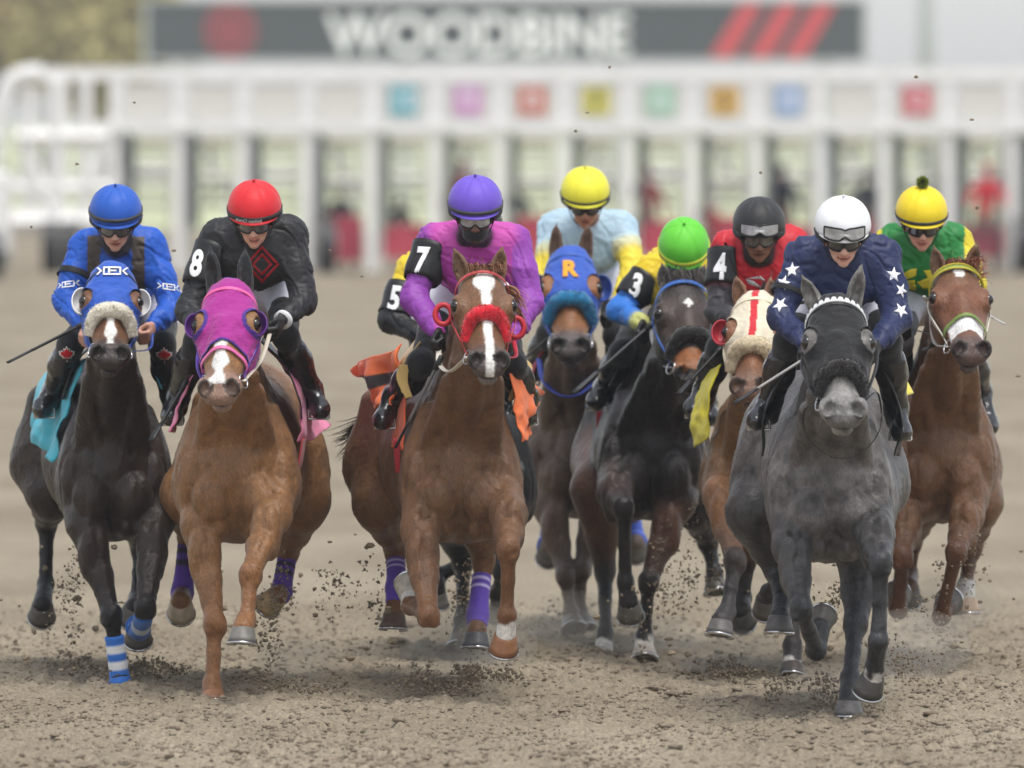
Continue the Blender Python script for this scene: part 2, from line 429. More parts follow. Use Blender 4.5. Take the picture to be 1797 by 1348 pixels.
def hoof_geo(bot, axis, fwd, sc=1.0):
    """sloped horn wall with a coronet, flat sole and steel shoe; axis points from the leg to the sole"""
    ax = nrm(axis); fw = nrm(np.asarray(fwd) - ax * np.dot(fwd, ax)); rt = np.cross(fw, ax); n = 24
    rings = [(-.082, .040, -.010), (-.074, .049, -.004), (-.060, .052, 0), (-.030, .059, .008), (-.006, .066, .016)]
    V = []; Fc = []
    for d, r, sh in rings:
        for k in range(n):
            a = 2 * math.pi * k / n; cx, cy = math.cos(a), math.sin(a)
            q = bot + sc * (ax * d + rt * r * cx * (1.0 if cy > -.3 else .92) + fw * (r * cy * (1.08 if cy > 0 else .80) + sh))
            V.append(q)
    for i in range(len(rings) - 1):
        for k in range(n): Fc.append([i * n + k, i * n + (k + 1) % n, (i + 1) * n + (k + 1) % n, (i + 1) * n + k])
    o = len(V); V.append(bot - sc * ax * .016)
    for k in range(n): Fc.append([(len(rings) - 1) * n + k, (len(rings) - 1) * n + (k + 1) % n, o])
    SV = []; SF = []; m = 20                        # horseshoe
    for k in range(m + 1):
        a = math.pi * (-.32 + 1.64 * k / m); cx, cy = math.cos(a), math.sin(a)
        for rr, dd in ((.068, -.006), (.068, .003), (.046, .003), (.046, -.006)):
            SV.append(bot + sc * (ax * dd + rt * rr * cx + fw * (rr * cy * (1.08 if cy > 0 else .85) + .017)))
    for k in range(m):
        for j in range(4): SF.append([k * 4 + j, k * 4 + (j + 1) % 4, k * 4 + 4 + (j + 1) % 4, k * 4 + 4 + j])
    SF += [[0, 1, 2, 3], [m * 4 + 3, m * 4 + 2, m * 4 + 1, m * 4]]
    return V, Fc, SV, SF

KW = 1.15
def head_frame(S):
    """fit the head to its top and chin in the picture: the length is known, so the forward tilt follows"""
    po = S.p(*S.poll, S.poll_dy); k = S.hl / .62
    dx = (S.nose[0] - S.poll[0]) / F * S.y; dz = -(S.nose[1] - S.poll[1]) / F * S.y; D = math.hypot(dx, dz)
    al = math.radians(11)
    while al < math.radians(75) and k * (.60 * math.cos(al) + .11 * math.sin(al)) > D: al += .005
    S.alpha = al; L = nrm(np.array([dx, 0, dz]) / D * math.cos(al) + np.array([0, -math.sin(al), 0])); yw = math.radians(S.yaw); rl = math.radians(getattr(S, 'roll', 0))
    Wv = np.array([math.cos(yw) * math.cos(rl), math.sin(yw), -math.sin(rl)]); Wv = nrm(Wv - L * (Wv @ L)); N = np.cross(L, Wv)
    S.ho, S.hL, S.hW, S.hN, S.hs = po + N * .02 * k, L, Wv, N, k
def hp(S, l, w, n): return S.ho + S.hs * (S.hL * l + S.hW * w * KW + S.hN * n)
def hc_(S, V):
    q = (V - S.ho) / S.hs; return q @ S.hL, q @ S.hW / KW, q @ S.hN

def head_prims(S):
    R = np.stack([S.hL, S.hW, S.hN], 1); k = S.hs; c = S.coat; cf = getattr(S, 'face', c); mz = S.muzzle; dk = (.006, .005, .005)
    E = lambda l, w, n, r, kk=.03, col=c, op='u', RR=R: Ell(hp(S, l, w, n), np.array(r) * k * np.array((1, KW, 1)), RR, kk, col, op)
    C = lambda a, b, ra, rb, kk=.03, col=c, q=KW, fl=None: Cone(hp(S, *a), hp(S, *b), ra * k, rb * k, kk, col, S.hW if fl is None else fl, q)
    P_ = [E(.10, 0, -.095, (.12, .088, .10)), E(.19, 0, -.060, (.13, .094, .055), col=cf)]
    for s in (-1, 1):
        P_ += [E(.215, s * .085, -.062, (.060, .036, .048), .022, cf), E(.20, s * .092, -.040, (.038, .016, .014), .014, cf),
               E(.23, s * .058, -.165, (.135, .042, .095), .03, c),
               C((.25, s * .045, -.105), (.47, s * .026, -.085), .050, .034, .03, cf),
               C((.27, s * .076, -.085), (.40, s * .052, -.080), .010, .006, .018, cf)]
    P_ += [C((.22, 0, -.062), (.50, 0, -.062), .068, .050, .03, cf, .82, S.hN), C((.24, 0, -.020), (.49, 0, -.032), .030, .022, .03, cf),
           C((.26, 0, -.175), (.52, 0, -.125), .052, .036, .03, c), E(.535, 0, -.062, (.068, .066, .058), .03, mz)]
    for s in (-1, 1):
        P_ += [E(.560, s * .052, -.034, (.044, .027, .040), .010, mz), E(.588, s * .028, -.060, (.030, .030, .036), .014, mz)]
    P_ += [E(.590, 0, -.065, (.030, .050, .034), .02, mz), E(.575, 0, -.125, (.036, .036, .026), .014, S.chin)]
    P_ += [E(.612, 0, -.100, (.040, .060, .0065), None, .008, dk, 's')] if False else []
    P_.append(Ell(hp(S, .610, 0, -.098), np.array((.050, .062, .006)) * k, R, .010, (.03, .022, .02), 's'))
    for s in (-1, 1):                                # nostrils, deep and flared, the cavity's shade painted in near black
        ax_ = nrm(S.hL * .62 + S.hN * .70 + S.hW * s * .35); w2 = nrm(np.cross(ax_, S.hL * .7 - S.hN * .7 + S.hW * s * .45)); u2 = np.cross(w2, ax_); R2 = np.stack([ax_, u2, w2], 1)
        P_.append(Ell(hp(S, .585, s * .047, -.006), np.array((.042, .031, .0190)) * k, R2, .005, dk, 's')); P_[-1].reach = .013
        P_.append(Ell(hp(S, .222, s * .110, -.046), np.array((.030, .020, .021)) * k, R, .010, (.03, .022, .018), 's'))
    return P_
def ear_prims(S):
    out = []
    for s, tip in zip((-1, 1), S.ears):
        if tip is None: continue
        b = hp(S, .035, s * .052, -.085); t = S.p(tip[0], tip[1], S.poll_dy + .02); d = t - b; Ln = np.linalg.norm(d); ax = d / Ln
        f = nrm(np.array([s * .25, -1, .1]) - ax * (ax @ np.array([s * .25, -1, .1]))); rt = np.cross(f, ax); R = np.stack([rt, f, ax], 1)
        ce = getattr(S, 'earcol', S.coat)
        dkc = tuple(x * .4 for x in ce)
        out += [Cone(b - ax * .02, b + ax * .05, .036, .036, .02, ce), Ell(b + ax * Ln * .42, (.036, .024, Ln * .42), R, .015, ce), Cone(b + ax * Ln * .40, b + ax * Ln * .98, .027, .005, .015, ce, rt, 1.05),
                Ell(b + ax * Ln * .45 + f * .022, (.020, .017, Ln * .42), R, .006, dkc, 's')]
    return out

def build_horse(S, h=.010):
    head_frame(S); c = S.coat; lg = S.legcol; c2 = getattr(S, 'belly', c)
    ch = S.p(*S.chest, .30); hip = S.p(*S.rump, 1.50); hw = S.hw; rw = S.rw; X = np.array([1., 0, 0]); Z = np.array([0, 0, 1.])
    mid = (ch * .5 + hip * .5) + np.array([0, 0, -.03])
    body = [Cone(ch - Z * .04, mid - Z * .04, hw * .93, hw * 1.04, .09, c, Z, 1.13), Cone(mid - Z * .04, hip - Z * .0, hw * 1.04, rw * .84, .09, c, Z, 1.12),
            Cone(ch + np.array([0, .20, .16]), hip + np.array([0, -.2, .14]), .15, .16, .12, c),
            Ell(ch + np.array([0, .02, -.08]), (hw * .97, .30, .31), None, .07, c),
            Ell(hip + np.array([0, -.05, .10]), (rw * .80, .40, .25), None, .08, c),
            Cone(ch + np.array([0, .18, .27]), ch + np.array([0, .42, .30]), .10, .11, .10, c),
            Ell(hip + np.array([0, .25, .05]), (rw * .7, .22, .27), None, .08, c)]
    for s in (-1, 1):
        body += [Ell(ch + np.array([s * hw * .77, .02, -.05]), (.088, .18, .23), np.array([[math.cos(.16), 0, -s * math.sin(.16)], [0, 1, 0], [s * math.sin(.16), 0, math.cos(.16)]]), .028, c),              # shoulder
                 Ell(ch + np.array([s * hw * .84, -.10, -.10]), (.062, .11, .15), None, .012, c),            # point of shoulder
                 Ell(ch + np.array([s * hw * .40, -.215, -.175]), (.092, .100, .118), None, .010, c),         # pectoral
                 Ell(ch + np.array([s * hw * .62, -.15, -.28]), (.072, .105, .085), None, .010, c),
                 Ell(ch + np.array([s * hw * .30, -.10, -.31]), (.060, .16, .07), None, .022, c),
                 Cone(ch + np.array([s * hw * .62, .02, .19]), ch + np.array([s * hw * .80, -.10, -.02]), .045, .052, .03, c),
                 Ell(hip + np.array([s * rw * .56, .02, -.04]), (rw * .48, .34, .31), None, .05, c),
                 Cone(hip + np.array([s * rw * .70, -.20, .16]), hip + np.array([s * rw * .78, -.15, -.15]), .07, .11, .04, c)]
    # neck: broad muscular base narrowing to the throat
    pl = hp(S, .05, 0, -.10); th = hp(S, .24, 0, -.20)
    nb = ch + np.array([0, .02, .08]); wt = ch + np.array([0, .26, .32])
    n1 = nb * .55 + pl * .45 + np.array([0, .04, .0]); n2 = wt * .5 + pl * .5 + np.array([0, .02, .04])
    tw = nb * .45 + th * .55
    body += [Cone(nb, tw, .185, .118, .07, c, X, .84), Cone(tw, th, .118, .085, .06, c, X, .80), Cone(wt, n2, .15, .110, .08, c, X, .72),
             Cone(n2, pl, .112, .085, .06, c, X, .80), Cone(n1 - Z * .06, pl - Z * .04, .125, .085, .06, c, X, .85)]
    for s in (-1, 1):
        a = ch + np.array([s * .13, -.11, .02]); b = hp(S, .20, s * .06, -.17)
        body.append(Cone(a, a * .45 + b * .55, .058, .040, .014, c))                                       # neck muscle bands
        body.append(Cone(a + np.array([-s * .055, -.03, -.04]), b * .7 + a * .3, .040, .026, .020, c))
    legs = []
    for key, J in S.legs.items():
        pts = [S.p(*q) for q in J['p']]; fore = key[1] == 'F'; s = -1 if key[0] == 'L' else 1
        lc = J.get('col', lg); uc = J.get('up', c); mc = tuple((np.array(lc) + np.array(uc)) / 2); wh = J.get('sock', lc)
        e, k_, fe, ho = pts; ax = nrm(J.get('ax', ho - fe)); top = ho - ax * .075; cn = k_ * .5 + fe * .5
        if fore:
            sh = ch + np.array([s * hw * .72, .0, -.12])
            legs += [Cone(sh, e, .098, .080, .035, uc), Cone(e, e * .45 + k_ * .55, .079, .056, .035, uc), Cone(e * .45 + k_ * .55, k_, .056, .042, .03, mc),
                     Ell(e * .7 + k_ * .3 + np.array([s * .022, -.03, 0]), (.050, .062, .125), None, .014, uc),
                     Ell(e * .72 + k_ * .28 + np.array([-s * .030, -.015, 0]), (.042, .055, .115), None, .012, uc),
                     Ell(k_ + np.array([0, -.008, .008]), (.052, .052, .056), None, .010, lc), Ell(k_ + np.array([s * .022, .02, -.012]), (.030, .035, .036), None, .008, lc),
                     Ell(k_ + np.array([-s * .024, -.012, -.02]), (.027, .034, .030), None, .008, lc), Ell(k_ + np.array([s * .020, -.030, -.030]), (.022, .022, .020), None, .008, lc)]
            r0 = .034
        else:
            st = hip + np.array([s * rw * .62, -.16, -.12])
            legs += [Cone(st, e, .20, .135, .08, uc, X, .80), Cone(e, e * .4 + k_ * .6, .130, .074, .05, uc), Cone(e * .4 + k_ * .6, k_, .074, .046, .03, mc),
                     Ell(k_ + np.array([0, -.005, 0]), (.050, .056, .070), None, .02, lc), Ell(k_ + np.array([0, .045, .045]), (.024, .035, .045), None, .02, lc)]
            r0 = .036
        legs += [Cone(k_, cn, r0 + .004, r0 - .004, .02, lc), Cone(cn, fe, r0 - .004, r0 - .001, .015, lc),
                 Cone(k_ * .8 + fe * .2 + np.array([0, .030, 0]), fe + np.array([0, .022, .01]), .017, .019, .012, lc),
                 Ell(fe, (.043, .047, .044), None, .010, wh), Cone(fe, top, .038, .045, .016, wh)]
        # hoof
        fwd = J.get('fwd', (0, -1, .25)); S.__dict__.setdefault('hoofs', []).append((key, ho, ax, fwd, J.get('hc', c3('#57534d')), pts, J.get('wrap'), J.get('hs', 1.0)))
    hd = head_prims(S); ears = ear_prims(S) if getattr(S, 'show_ears', True) else []
    cut = [Cone(ch + np.array([0, -.325, -.10]), ch + np.array([0, -.30, -.33]), .020, .030, .030, None, op='s')]
    for s in (-1, 1):
        cut += [
                Cone(ch + np.array([s * hw * .78, -.285, -.12]), ch + np.array([s * hw * .66, -.30, -.26]), .014, .022, .030, None, op='s'),
                Cone(ch + np.array([s * (hw + .062), -.10, .10]), ch + np.array([s * (hw + .070), -.04, -.22]), .012, .018, .03, None, op='s')]
    base = body + [q for q in legs if q.op == 'u']
    def carve(pts, r=.010, k=.020, dep=.3):
        C = catmull([ch + np.array(q) if not isinstance(q, np.ndarray) else q for q in pts], 4); C = project(base, C, 0, 7) ; C = C + sgrad(base, C) * r * dep
        for i in range(len(C) - 1):
            mid_ = sdf(base, (C[i:i + 1] + C[i + 1:i + 2]) / 2)[0]; e_ = min(i, len(C) - 2 - i); rr_ = r * (.55 if e_ == 0 else 1)
            if np.linalg.norm(C[i + 1] - C[i]) < .075 and mid_ > -.002: cut.append(Cone(C[i] + 0, C[i + 1] + 0, rr_, rr_, k * (.6 if e_ == 0 else 1), None, op='s'))
    for s in (-1, 1):
        carve([(s * .075, -.30, .12), (s * hw * .62, -.32, .02), (s * hw * .80, -.30, -.12)], .010, .022)
        carve([(s * hw * .70, -.36, -.06), (s * hw * .66, -.36, -.20), (s * hw * .78, -.32, -.33)], .009, .018, .2)
        carve([(s * hw * 1.0, -.20, .12), (s * hw * 1.15, -.15, -.05), (s * hw * 1.1, -.15, -.22)], .010, .022)
        carve([nb + np.array([s * .07, -.18, .0]), nb * .6 + th * .4 + np.array([s * .055, -.15, 0]), nb * .3 + th * .7 + np.array([s * .045, -.12, 0])], .009, .020)
    for key, J in S.legs.items():
        q = [S.p(*z) for z in J['p']]; 
        if key[1] == 'F': carve([q[0] * .95 + q[1] * .05 + np.array([0, -.12, 0]), q[0] * .6 + q[1] * .4 + np.array([.006, -.12, 0]), q[0] * .25 + q[1] * .75 + np.array([0, -.10, 0])], .007, .014, .2)
        else: carve([q[0] * .9 + q[1] * .1 + np.array([.03, -.2, 0]), q[0] * .4 + q[1] * .6 + np.array([.01, -.15, 0])], .008, .016, .2)
    S.headp = hd + [Cone(n2, pl, .112, .085, .06, c, X, .80), Cone(tw, th, .118, .085, .06, c, X, .80)]
    S.bodyp = body + legs
    allp = body + legs + hd + ears + cut
    # subtractions last
    allp = [p for p in allp if p.op == 'u'] + [p for p in allp if p.op == 's']
    S.allp = allp
    V, Q = extract(allp, h, smooth=1)
    colr = vcols(allp, V)
    # markings in head coordinates
    l, w, n = hc_(S, V)
    jit = .006 * vnoise(V * 22, 5); near = (l > -.02) & (l < .66) & (np.abs(w) < .14) & (n > -.20)
    if getattr(S, 'blaze', None) is not None:
        wd, off = S.blaze(l); m = (near & (n > -.09) & (wd > 0) & (colr.sum(1) > .06)) * np.clip((wd - np.abs(w - off) - jit) / .005 + .5, 0, 1); colr = colr * (1 - m[:, None]) + np.array(WHITE) * m[:, None]
    if getattr(S, 'paint', None): colr = S.paint(S, V, l, w, n, near, colr)
    for key, J in S.legs.items():
        if 'coronet' in J:
            q = [S.p(*z) for z in J['p']]; ax = nrm(J.get('ax', q[3] - q[2])); c0 = q[3] - ax * .06; d = np.linalg.norm(V - c0, axis=1) + .022 * fbm(V * 26, 2, 4); m = (np.clip((J['coronet'] - d) / .012 + .5, 0, 1) * (((V - c0) @ ax) > -J['coronet']))[:, None]
            colr = colr * (1 - m) + np.array((.62, .59, .54)) * m
    # coat noise: dapples and dust
    nz = fbm(V * 18, 3, 3)[:, None]; N = vnormals(V, Q)
    st = fbm(V * np.array([85, 60, 24]), 2, 9)[:, None]; colr = colr * np.clip(1 + S.dapple * 1.6 * nz + .12 * st, .35, 1.9)
    vein = np.clip(1 - np.abs(fbm(V * np.array([13, 13, 6]), 2, 21)) * 5.5, 0, 1) ** 2
    V = V + N * ((.0035 * fbm(V * 8, 2, 8) + .0034 * vein) * (~near))[:, None]
    root = empty('horse', (ch[0], ch[1] + .6, 0), S.label, 'horse', 'racehorses galloping down the track'); S.root = root
    mesh('body', V, Q, M_COAT, root, cols=colr)
    for s in (-1, 1):
        e = hp(S, .224, s * .1015, -.044); bm = bmesh.new(); bmesh.ops.create_uvsphere(bm, u_segments=16, v_segments=10, radius=.0235 * S.hs)
        v = [np.array(x.co) + e for x in bm.verts]; bm.verts.index_update(); f = [[x.index for x in g.verts] for g in bm.faces]; bm.free(); mesh('eye', v, f, M_EYE, root)
    for key, ho, ax, fwd, hc, pts, wrap, hsz in S.hoofs:
        v, f, sv, sf = hoof_geo(ho, ax, fwd, hsz); o = mesh('hoof', v, f, M_HOOF, root, cols=np.tile(hc, (len(v), 1))); mesh('shoe', sv, sf, M_STEEL, o)
        if wrap:
            k_, fe = pts[1], pts[2]; top = ho - ax * .070; t0, t1 = wrap.get('t', (.35, 1.0)); a = k_ * (1 - t0) + fe * t0
            C = catmull([a, a * .5 + fe * .5, fe, fe * .4 + top * .6] + ([top] if t1 >= 1 else []), 8)
            n_ = len(C); tt = np.linspace(0, 1, n_); r = .044 + .010 * np.exp(-((tt - .66) / .16) ** 2) + .0012 * np.sin(tt * 60) + .016 * np.clip((tt - .84) / .16, 0, 1) * (t1 >= 1)
            v, f = tube_geo(C, r, 18, cap=True); cc = np.repeat(np.array([wrap['col'](x) for x in tt]), 18, 0); mesh('leg_wrap', v, f, M_CLOTH, root, cols=cc)
    return root

# ---------------------------------------------------------------- tack
def on_head(S, pts): return [hp(S, *q) for q in pts]
def bridle(S, col, noseband=None, browband=None, w=.020, rings=True, cheeks=True, reins=None, reincol=None):
    R = S.headp; parts = []; a = []
    def st(pts, wd, cl, off=.009): v, f = strap_geo(R, on_head(S, pts), wd, .004, off); a.append((v, f, cl))
    if cheeks:
        for s in (-1, 1): st([(.07, s * .105, -.12), (.16, s * .118, -.11), (.26, s * .112, -.115), (.36, s * .085, -.11), (.455, s * .062, -.10)], w * .8, col)
    st([(.10, -.11, -.12), (.085, -.09, -.03), (.08, 0, .0), (.085, .09, -.03), (.10, .11, -.12)], w, browband or col)
    if noseband: st([(.42, -.07, -.12), (.395, -.07, -.05), (.385, 0, .0), (.395, .07, -.05), (.42, .07, -.12)], w, noseband)
    v, f, cc = merge(a); o = mesh('bridle', v, f, M_LEATHER, S.root, cols=cc, smooth=False)
    if rings:
        for s in (-1, 1):
            c0 = hp(S, .475, s * .070, -.10); ang = np.linspace(0, 2 * math.pi, 25)
            C = np.array([c0 + .034 * (math.cos(t) * S.hL + math.sin(t) * (-S.hN * .8 + S.hW * s * .4)) for t in ang])
            v, f = tube_geo(C, .0045, 8, cap=False, up=S.hW); mesh('bit_ring', v, f, M_STEEL, o)
    return o
def noseband_fur(S, col, l=.385, r=.032, span=.085, n=5200, length=.0065, drop=0, l1=None):
    l1 = l + .05 if l1 is None else l1
    C = catmull(on_head(S, [(l1, -span, -.085), (l + .012, -span * .80, -.020), (l, -span * .35, .018), (l, span * .35, .018), (l + .012, span * .80, -.020), (l1, span, -.085)]), 8)
    n_ = len(C); rr = r * (.62 + .38 * np.sin(np.linspace(.12, math.pi - .12, n_))); v, f = tube_geo(C, rr, 18, up=S.hL); v = np.array(v)
    v = v + (v - np.repeat(C, 18, 0)) * (.18 * fbm(v * 55, 2, 4))[:, None]
    o = mesh('noseband', v, f, M_FUR, S.root, cols=np.tile(col, (len(v), 1)))
    fv, ff, fc = fur_on(C, rr, n, length, col, seed=int(S.poll[0])); mesh('fleece', fv, ff, M_FUR, o, cols=fc)
def hood(S, col, lmax, holes=.050, curve=.5, colfn=None, trim=None, emblem=None, cheek=-.19, hl=.215, hw_=.105):
    """cloth hood: a shell over the real head shape, with eye openings and a curved lower hem"""
    P_ = [p for p in S.headp if p.op == 'u']; V, Q = extract(P_, .006, iso=.009, smooth=2); k = S.hs
    def f(V):
        l, w, n = hc_(S, V)
        hem = l - (lmax + curve * np.abs(w) * .9 + np.clip(-.03 - n, 0, 1) * .3)
        eye = holes - np.sqrt(((l - hl) / 1.25) ** 2 + (np.abs(w) - hw_) ** 2 + (n + .045) ** 2 * .5)
        return np.maximum.reduce([hem, eye, -.01 - l, cheek - n - .3 * (l < .1)])
    V, Q = clip_mesh(V, Q, f); l, w, n = hc_(S, V)
    cc = np.tile(col, (len(V), 1)).astype(float)
    if colfn: cc = colfn(l, w, n, cc)
    if trim is not None: m = f(V) > -.010; cc[m] = trim
    N = vnormals(V, Q); V = V + N * (.004 * fbm(V * 32, 2, 2))[:, None]
    o = mesh('hood', V, Q, M_MESHCLOTH, S.root, cols=cc); solid(o, .004, -1); return o
def eye_cup(S, s, col, r=.062, deep=.05, out=.022):
    c0 = hp(S, .215, s * (.105 + out), -.060); fwd = nrm(S.hL * .25 + S.hN * .75 - S.hW * s * .12); rt = nrm(np.cross(fwd, S.hL)); up = np.cross(rt, fwd)
    V = []; Fc = []; n = 20; m = 7
    for i in range(m + 1):
        a = math.pi / 2 * i / m
        for k in range(n):
            b = 2 * math.pi * k / n; V.append(c0 + r * math.sin(a) * (math.cos(b) * up * 1.15 + math.sin(b) * rt * .8) + fwd * (deep * (.35 - math.cos(a))))
    for i in range(m):
        for k in range(n): Fc.append([i * n + k, i * n + (k + 1) % n, (i + 1) * n + (k + 1) % n, (i + 1) * n + k])
    V = np.array(V); keep = (((V - S.ho) @ S.hW) * s / S.hs / KW) > .100; Fc = [f for f in Fc if all(keep[i] for i in f)]
    us = sorted(set(i for f in Fc for i in f)); mp = {u: j for j, u in enumerate(us)}; V = V[us]; Fc = [[mp[i] for i in f] for f in Fc]
    o = mesh('blinker', V, Fc, M_LEATHER, S.root, cols=np.tile(col, (len(V), 1))); solid(o, .005, 0)
def rein(S, pts, r=.007, col=(.02, .02, .02)):
    C = catmull([q if isinstance(q, np.ndarray) else S.p(*q) for q in pts], 8); v, f = tube_geo(C, r, 8, flat=.4); return mesh('rein', v, f, M_LEATHER, S.root, cols=np.tile(col, (len(v), 1)))
def px(S, row): return [S.p(*q) for q in row]
# ---------------------------------------------------------------- riders
def frame(fwd, up):
    f = nrm(fwd); u = nrm(np.asarray(up, float) - f * np.dot(up, f)); return np.cross(f, u), f, u     # right, fwd, up
def cap_geo(hc, R_, F_, U_, a=.119, b=.145, c=.118, zlow=.022):
    V = []; n = 48; m = 16; seams = 6
    for i in range(m + 1):
        t = i / m; el = -.14 + (math.pi / 2 + .14) * t
        for k in range(n):
            az = 2 * math.pi * k / n; ce = math.cos(el) ** .92 if el > 0 else math.cos(el); sd = .0042 * math.exp(-((((az * seams / (2 * math.pi)) % 1) - .5) / .05) ** 2)
            s = 1 - sd / .12 + .010 * math.exp(-(t / .18) ** 2) * math.sin(az * 23 + 2 * math.sin(az * 5)) * .35 + .004 * math.sin(az * 3 + t * 7) * math.sin(t * 11 + az)
            V.append(hc + s * (R_ * a * ce * math.sin(az) + F_ * b * ce * math.cos(az) + U_ * (c * math.sin(el) + zlow)))
    Fc = [[i * n + k, i * n + (k + 1) % n, (i + 1) * n + (k + 1) % n, (i + 1) * n + k] for i in range(m) for k in range(n)]
    # peak of the cover
    pk = []; o = len(V); w = 17
    for j in range(4):
        for k in range(w):
            az = math.radians(-62 + 124 * k / (w - 1)); e = .014 * j / 3 * max(math.cos(az * 1.42), 0); el = -.14
            V.append(hc + R_ * (a + e) * math.cos(el) * math.sin(az) + F_ * (b + e) * math.cos(el) * math.cos(az) + U_ * (c * math.sin(el) + zlow - .006 * j / 3 - e * .35))
    for j in range(3):
        for k in range(w - 1): Fc.append([o + j * w + k, o + j * w + k + 1, o + (j + 1) * w + k + 1, o + (j + 1) * w + k])
    return V, Fc
def band_geo(hc, R_, F_, U_, z0, wd, a=.119, b=.145, c=.118, zlow=.022, off=.0045, az0=-180, az1=180, tilt=0):
    V = []; Fc = []; n = 49
    for k in range(n):
        az = math.radians(az0 + (az1 - az0) * k / (n - 1))
        for dz, o in ((-wd / 2, 0), (-wd / 2, off), (wd / 2, off), (wd / 2, 0)):
            z = z0 + dz + tilt * math.cos(az); ce = math.sqrt(max(1 - (z / c) ** 2, 0)) ** .92
            V.append(hc + R_ * (a * ce + o) * math.sin(az) + F_ * (b * ce + o) * math.cos(az) + U_ * (z + zlow))
    for k in range(n - 1):
        for j in range(4): Fc.append([k * 4 + j, k * 4 + (j + 1) % 4, k * 4 + 4 + (j + 1) % 4, k * 4 + 4 + j])
    return V, Fc
def goggles(hc, R_, F_, U_, zc, lens, framecol, parent, a=.080, b=.112, yoff=.0, strapcol=None, h=.030, span=54, tiltf=.10):
    def pt(az, z, o=0):
        nose = .012 * math.exp(-(az / .16) ** 2)
        return hc + R_ * (a + o) * math.sin(az) + F_ * ((b + o) * math.cos(az) + yoff + tiltf * (z - zc)) + U_ * (z + (nose if z < zc else 0))
    V = []; Fc = []; n = 25; m = 7
    for i in range(m):
        for k in range(n):
            q = -1 + 2 * k / (n - 1); az = math.radians(span) * q; hh = h * (1 - .22 * abs(q) ** 4) * (1 - (.25 * math.exp(-(q / .12) ** 2)))
            V.append(pt(az, zc + hh * (-1 + 2 * i / (m - 1)), .004 * (1 - q * q)))
    for i in range(m - 1):
        for k in range(n - 1): Fc.append([i * n + k, i * n + k + 1, (i + 1) * n + k + 1, (i + 1) * n + k])
    g = mesh('goggles', V, Fc, lens, parent); solid(g, .003, 0)
    edge = [V[k] for k in range(n)] + [V[i * n + n - 1] for i in range(1, m)] + [V[(m - 1) * n + k] for k in range(n - 2, -1, -1)] + [V[i * n] for i in range(m - 2, -1, -1)]
    v, f = tube_geo(edge, .0045, 6, cap=False); mesh('goggle_frame', v, f, M_LEATHER, g, cols=np.tile(framecol, (len(v), 1)))
    if strapcol is not None:
        for s in (-1, 1):
            C = [pt(math.radians(s * (span - 2)), zc), hc + R_ * s * .104 + F_ * .03 + U_ * (zc + .01), hc + R_ * s * .112 - F_ * .05 + U_ * (zc + .02)]
            v, f = tube_geo(catmull(C, 6), .010, 8, flat=.3, up=(0, 1, 0)); mesh('goggle_strap', v, f, M_LEATHER, g, cols=np.tile(strapcol, (len(v), 1)))
    return g
def hand_prims(w, d, grip, col, s):
    """closed hand: palm, four fingers curled round the rein, thumb on the side. w wrist, d hand direction, grip axis of the rein"""
    d = nrm(d); g = nrm(np.asarray(grip) - d * np.dot(grip, d)); nn = np.cross(d, g) * 1.0; out = []
    c = w + d * .050; R = np.stack([d, g, nn], 1)
    out += [Cone(w - d * .02, w + d * .02, .024, .026, .02, col, nn, .8), Ell(c, (.045, .041, .019), R, .014, col)]
    for i, ln in enumerate((.92, 1.0, .95, .78)):
        o = g * (.030 - .0195 * i); k1 = c + d * .036 + o; k2 = k1 + (d * .020 + nn * .030) * ln; k3 = k2 + (-d * .020 + nn * .018) * ln; k4 = k3 - (d * .012 + nn * .014) * ln
        out += [Cone(k1, k2, .0105, .0098, .004, col), Cone(k2, k3, .0098, .0090, .004, col), Cone(k3, k4, .0088, .0078, .004, col)]
    t0 = w + d * .028 + g * .032; t1 = t0 + d * .028 + g * .014 + nn * .014; t2 = t1 + d * .020 + nn * .022 - g * .010
    out += [Cone(t0, t1, .0135, .0115, .010, col), Cone(t1, t2, .0112, .0095, .005, col)]
    return out

class Rider:
    def __init__(s, **kw):
        s.__dict__.update(dict(hair=(.02, .015, .01), pitch=20, hyaw=0, glove=True, lens=M_LENS_D, dh=.14, dsh=.36, dwr=.08, del_=.26, dpel=.98, dkn=.36, dan=.62))
        s.__dict__.update(kw)
    def p(s, u, v, dy=0.0): return P(u, v, s.y + dy)

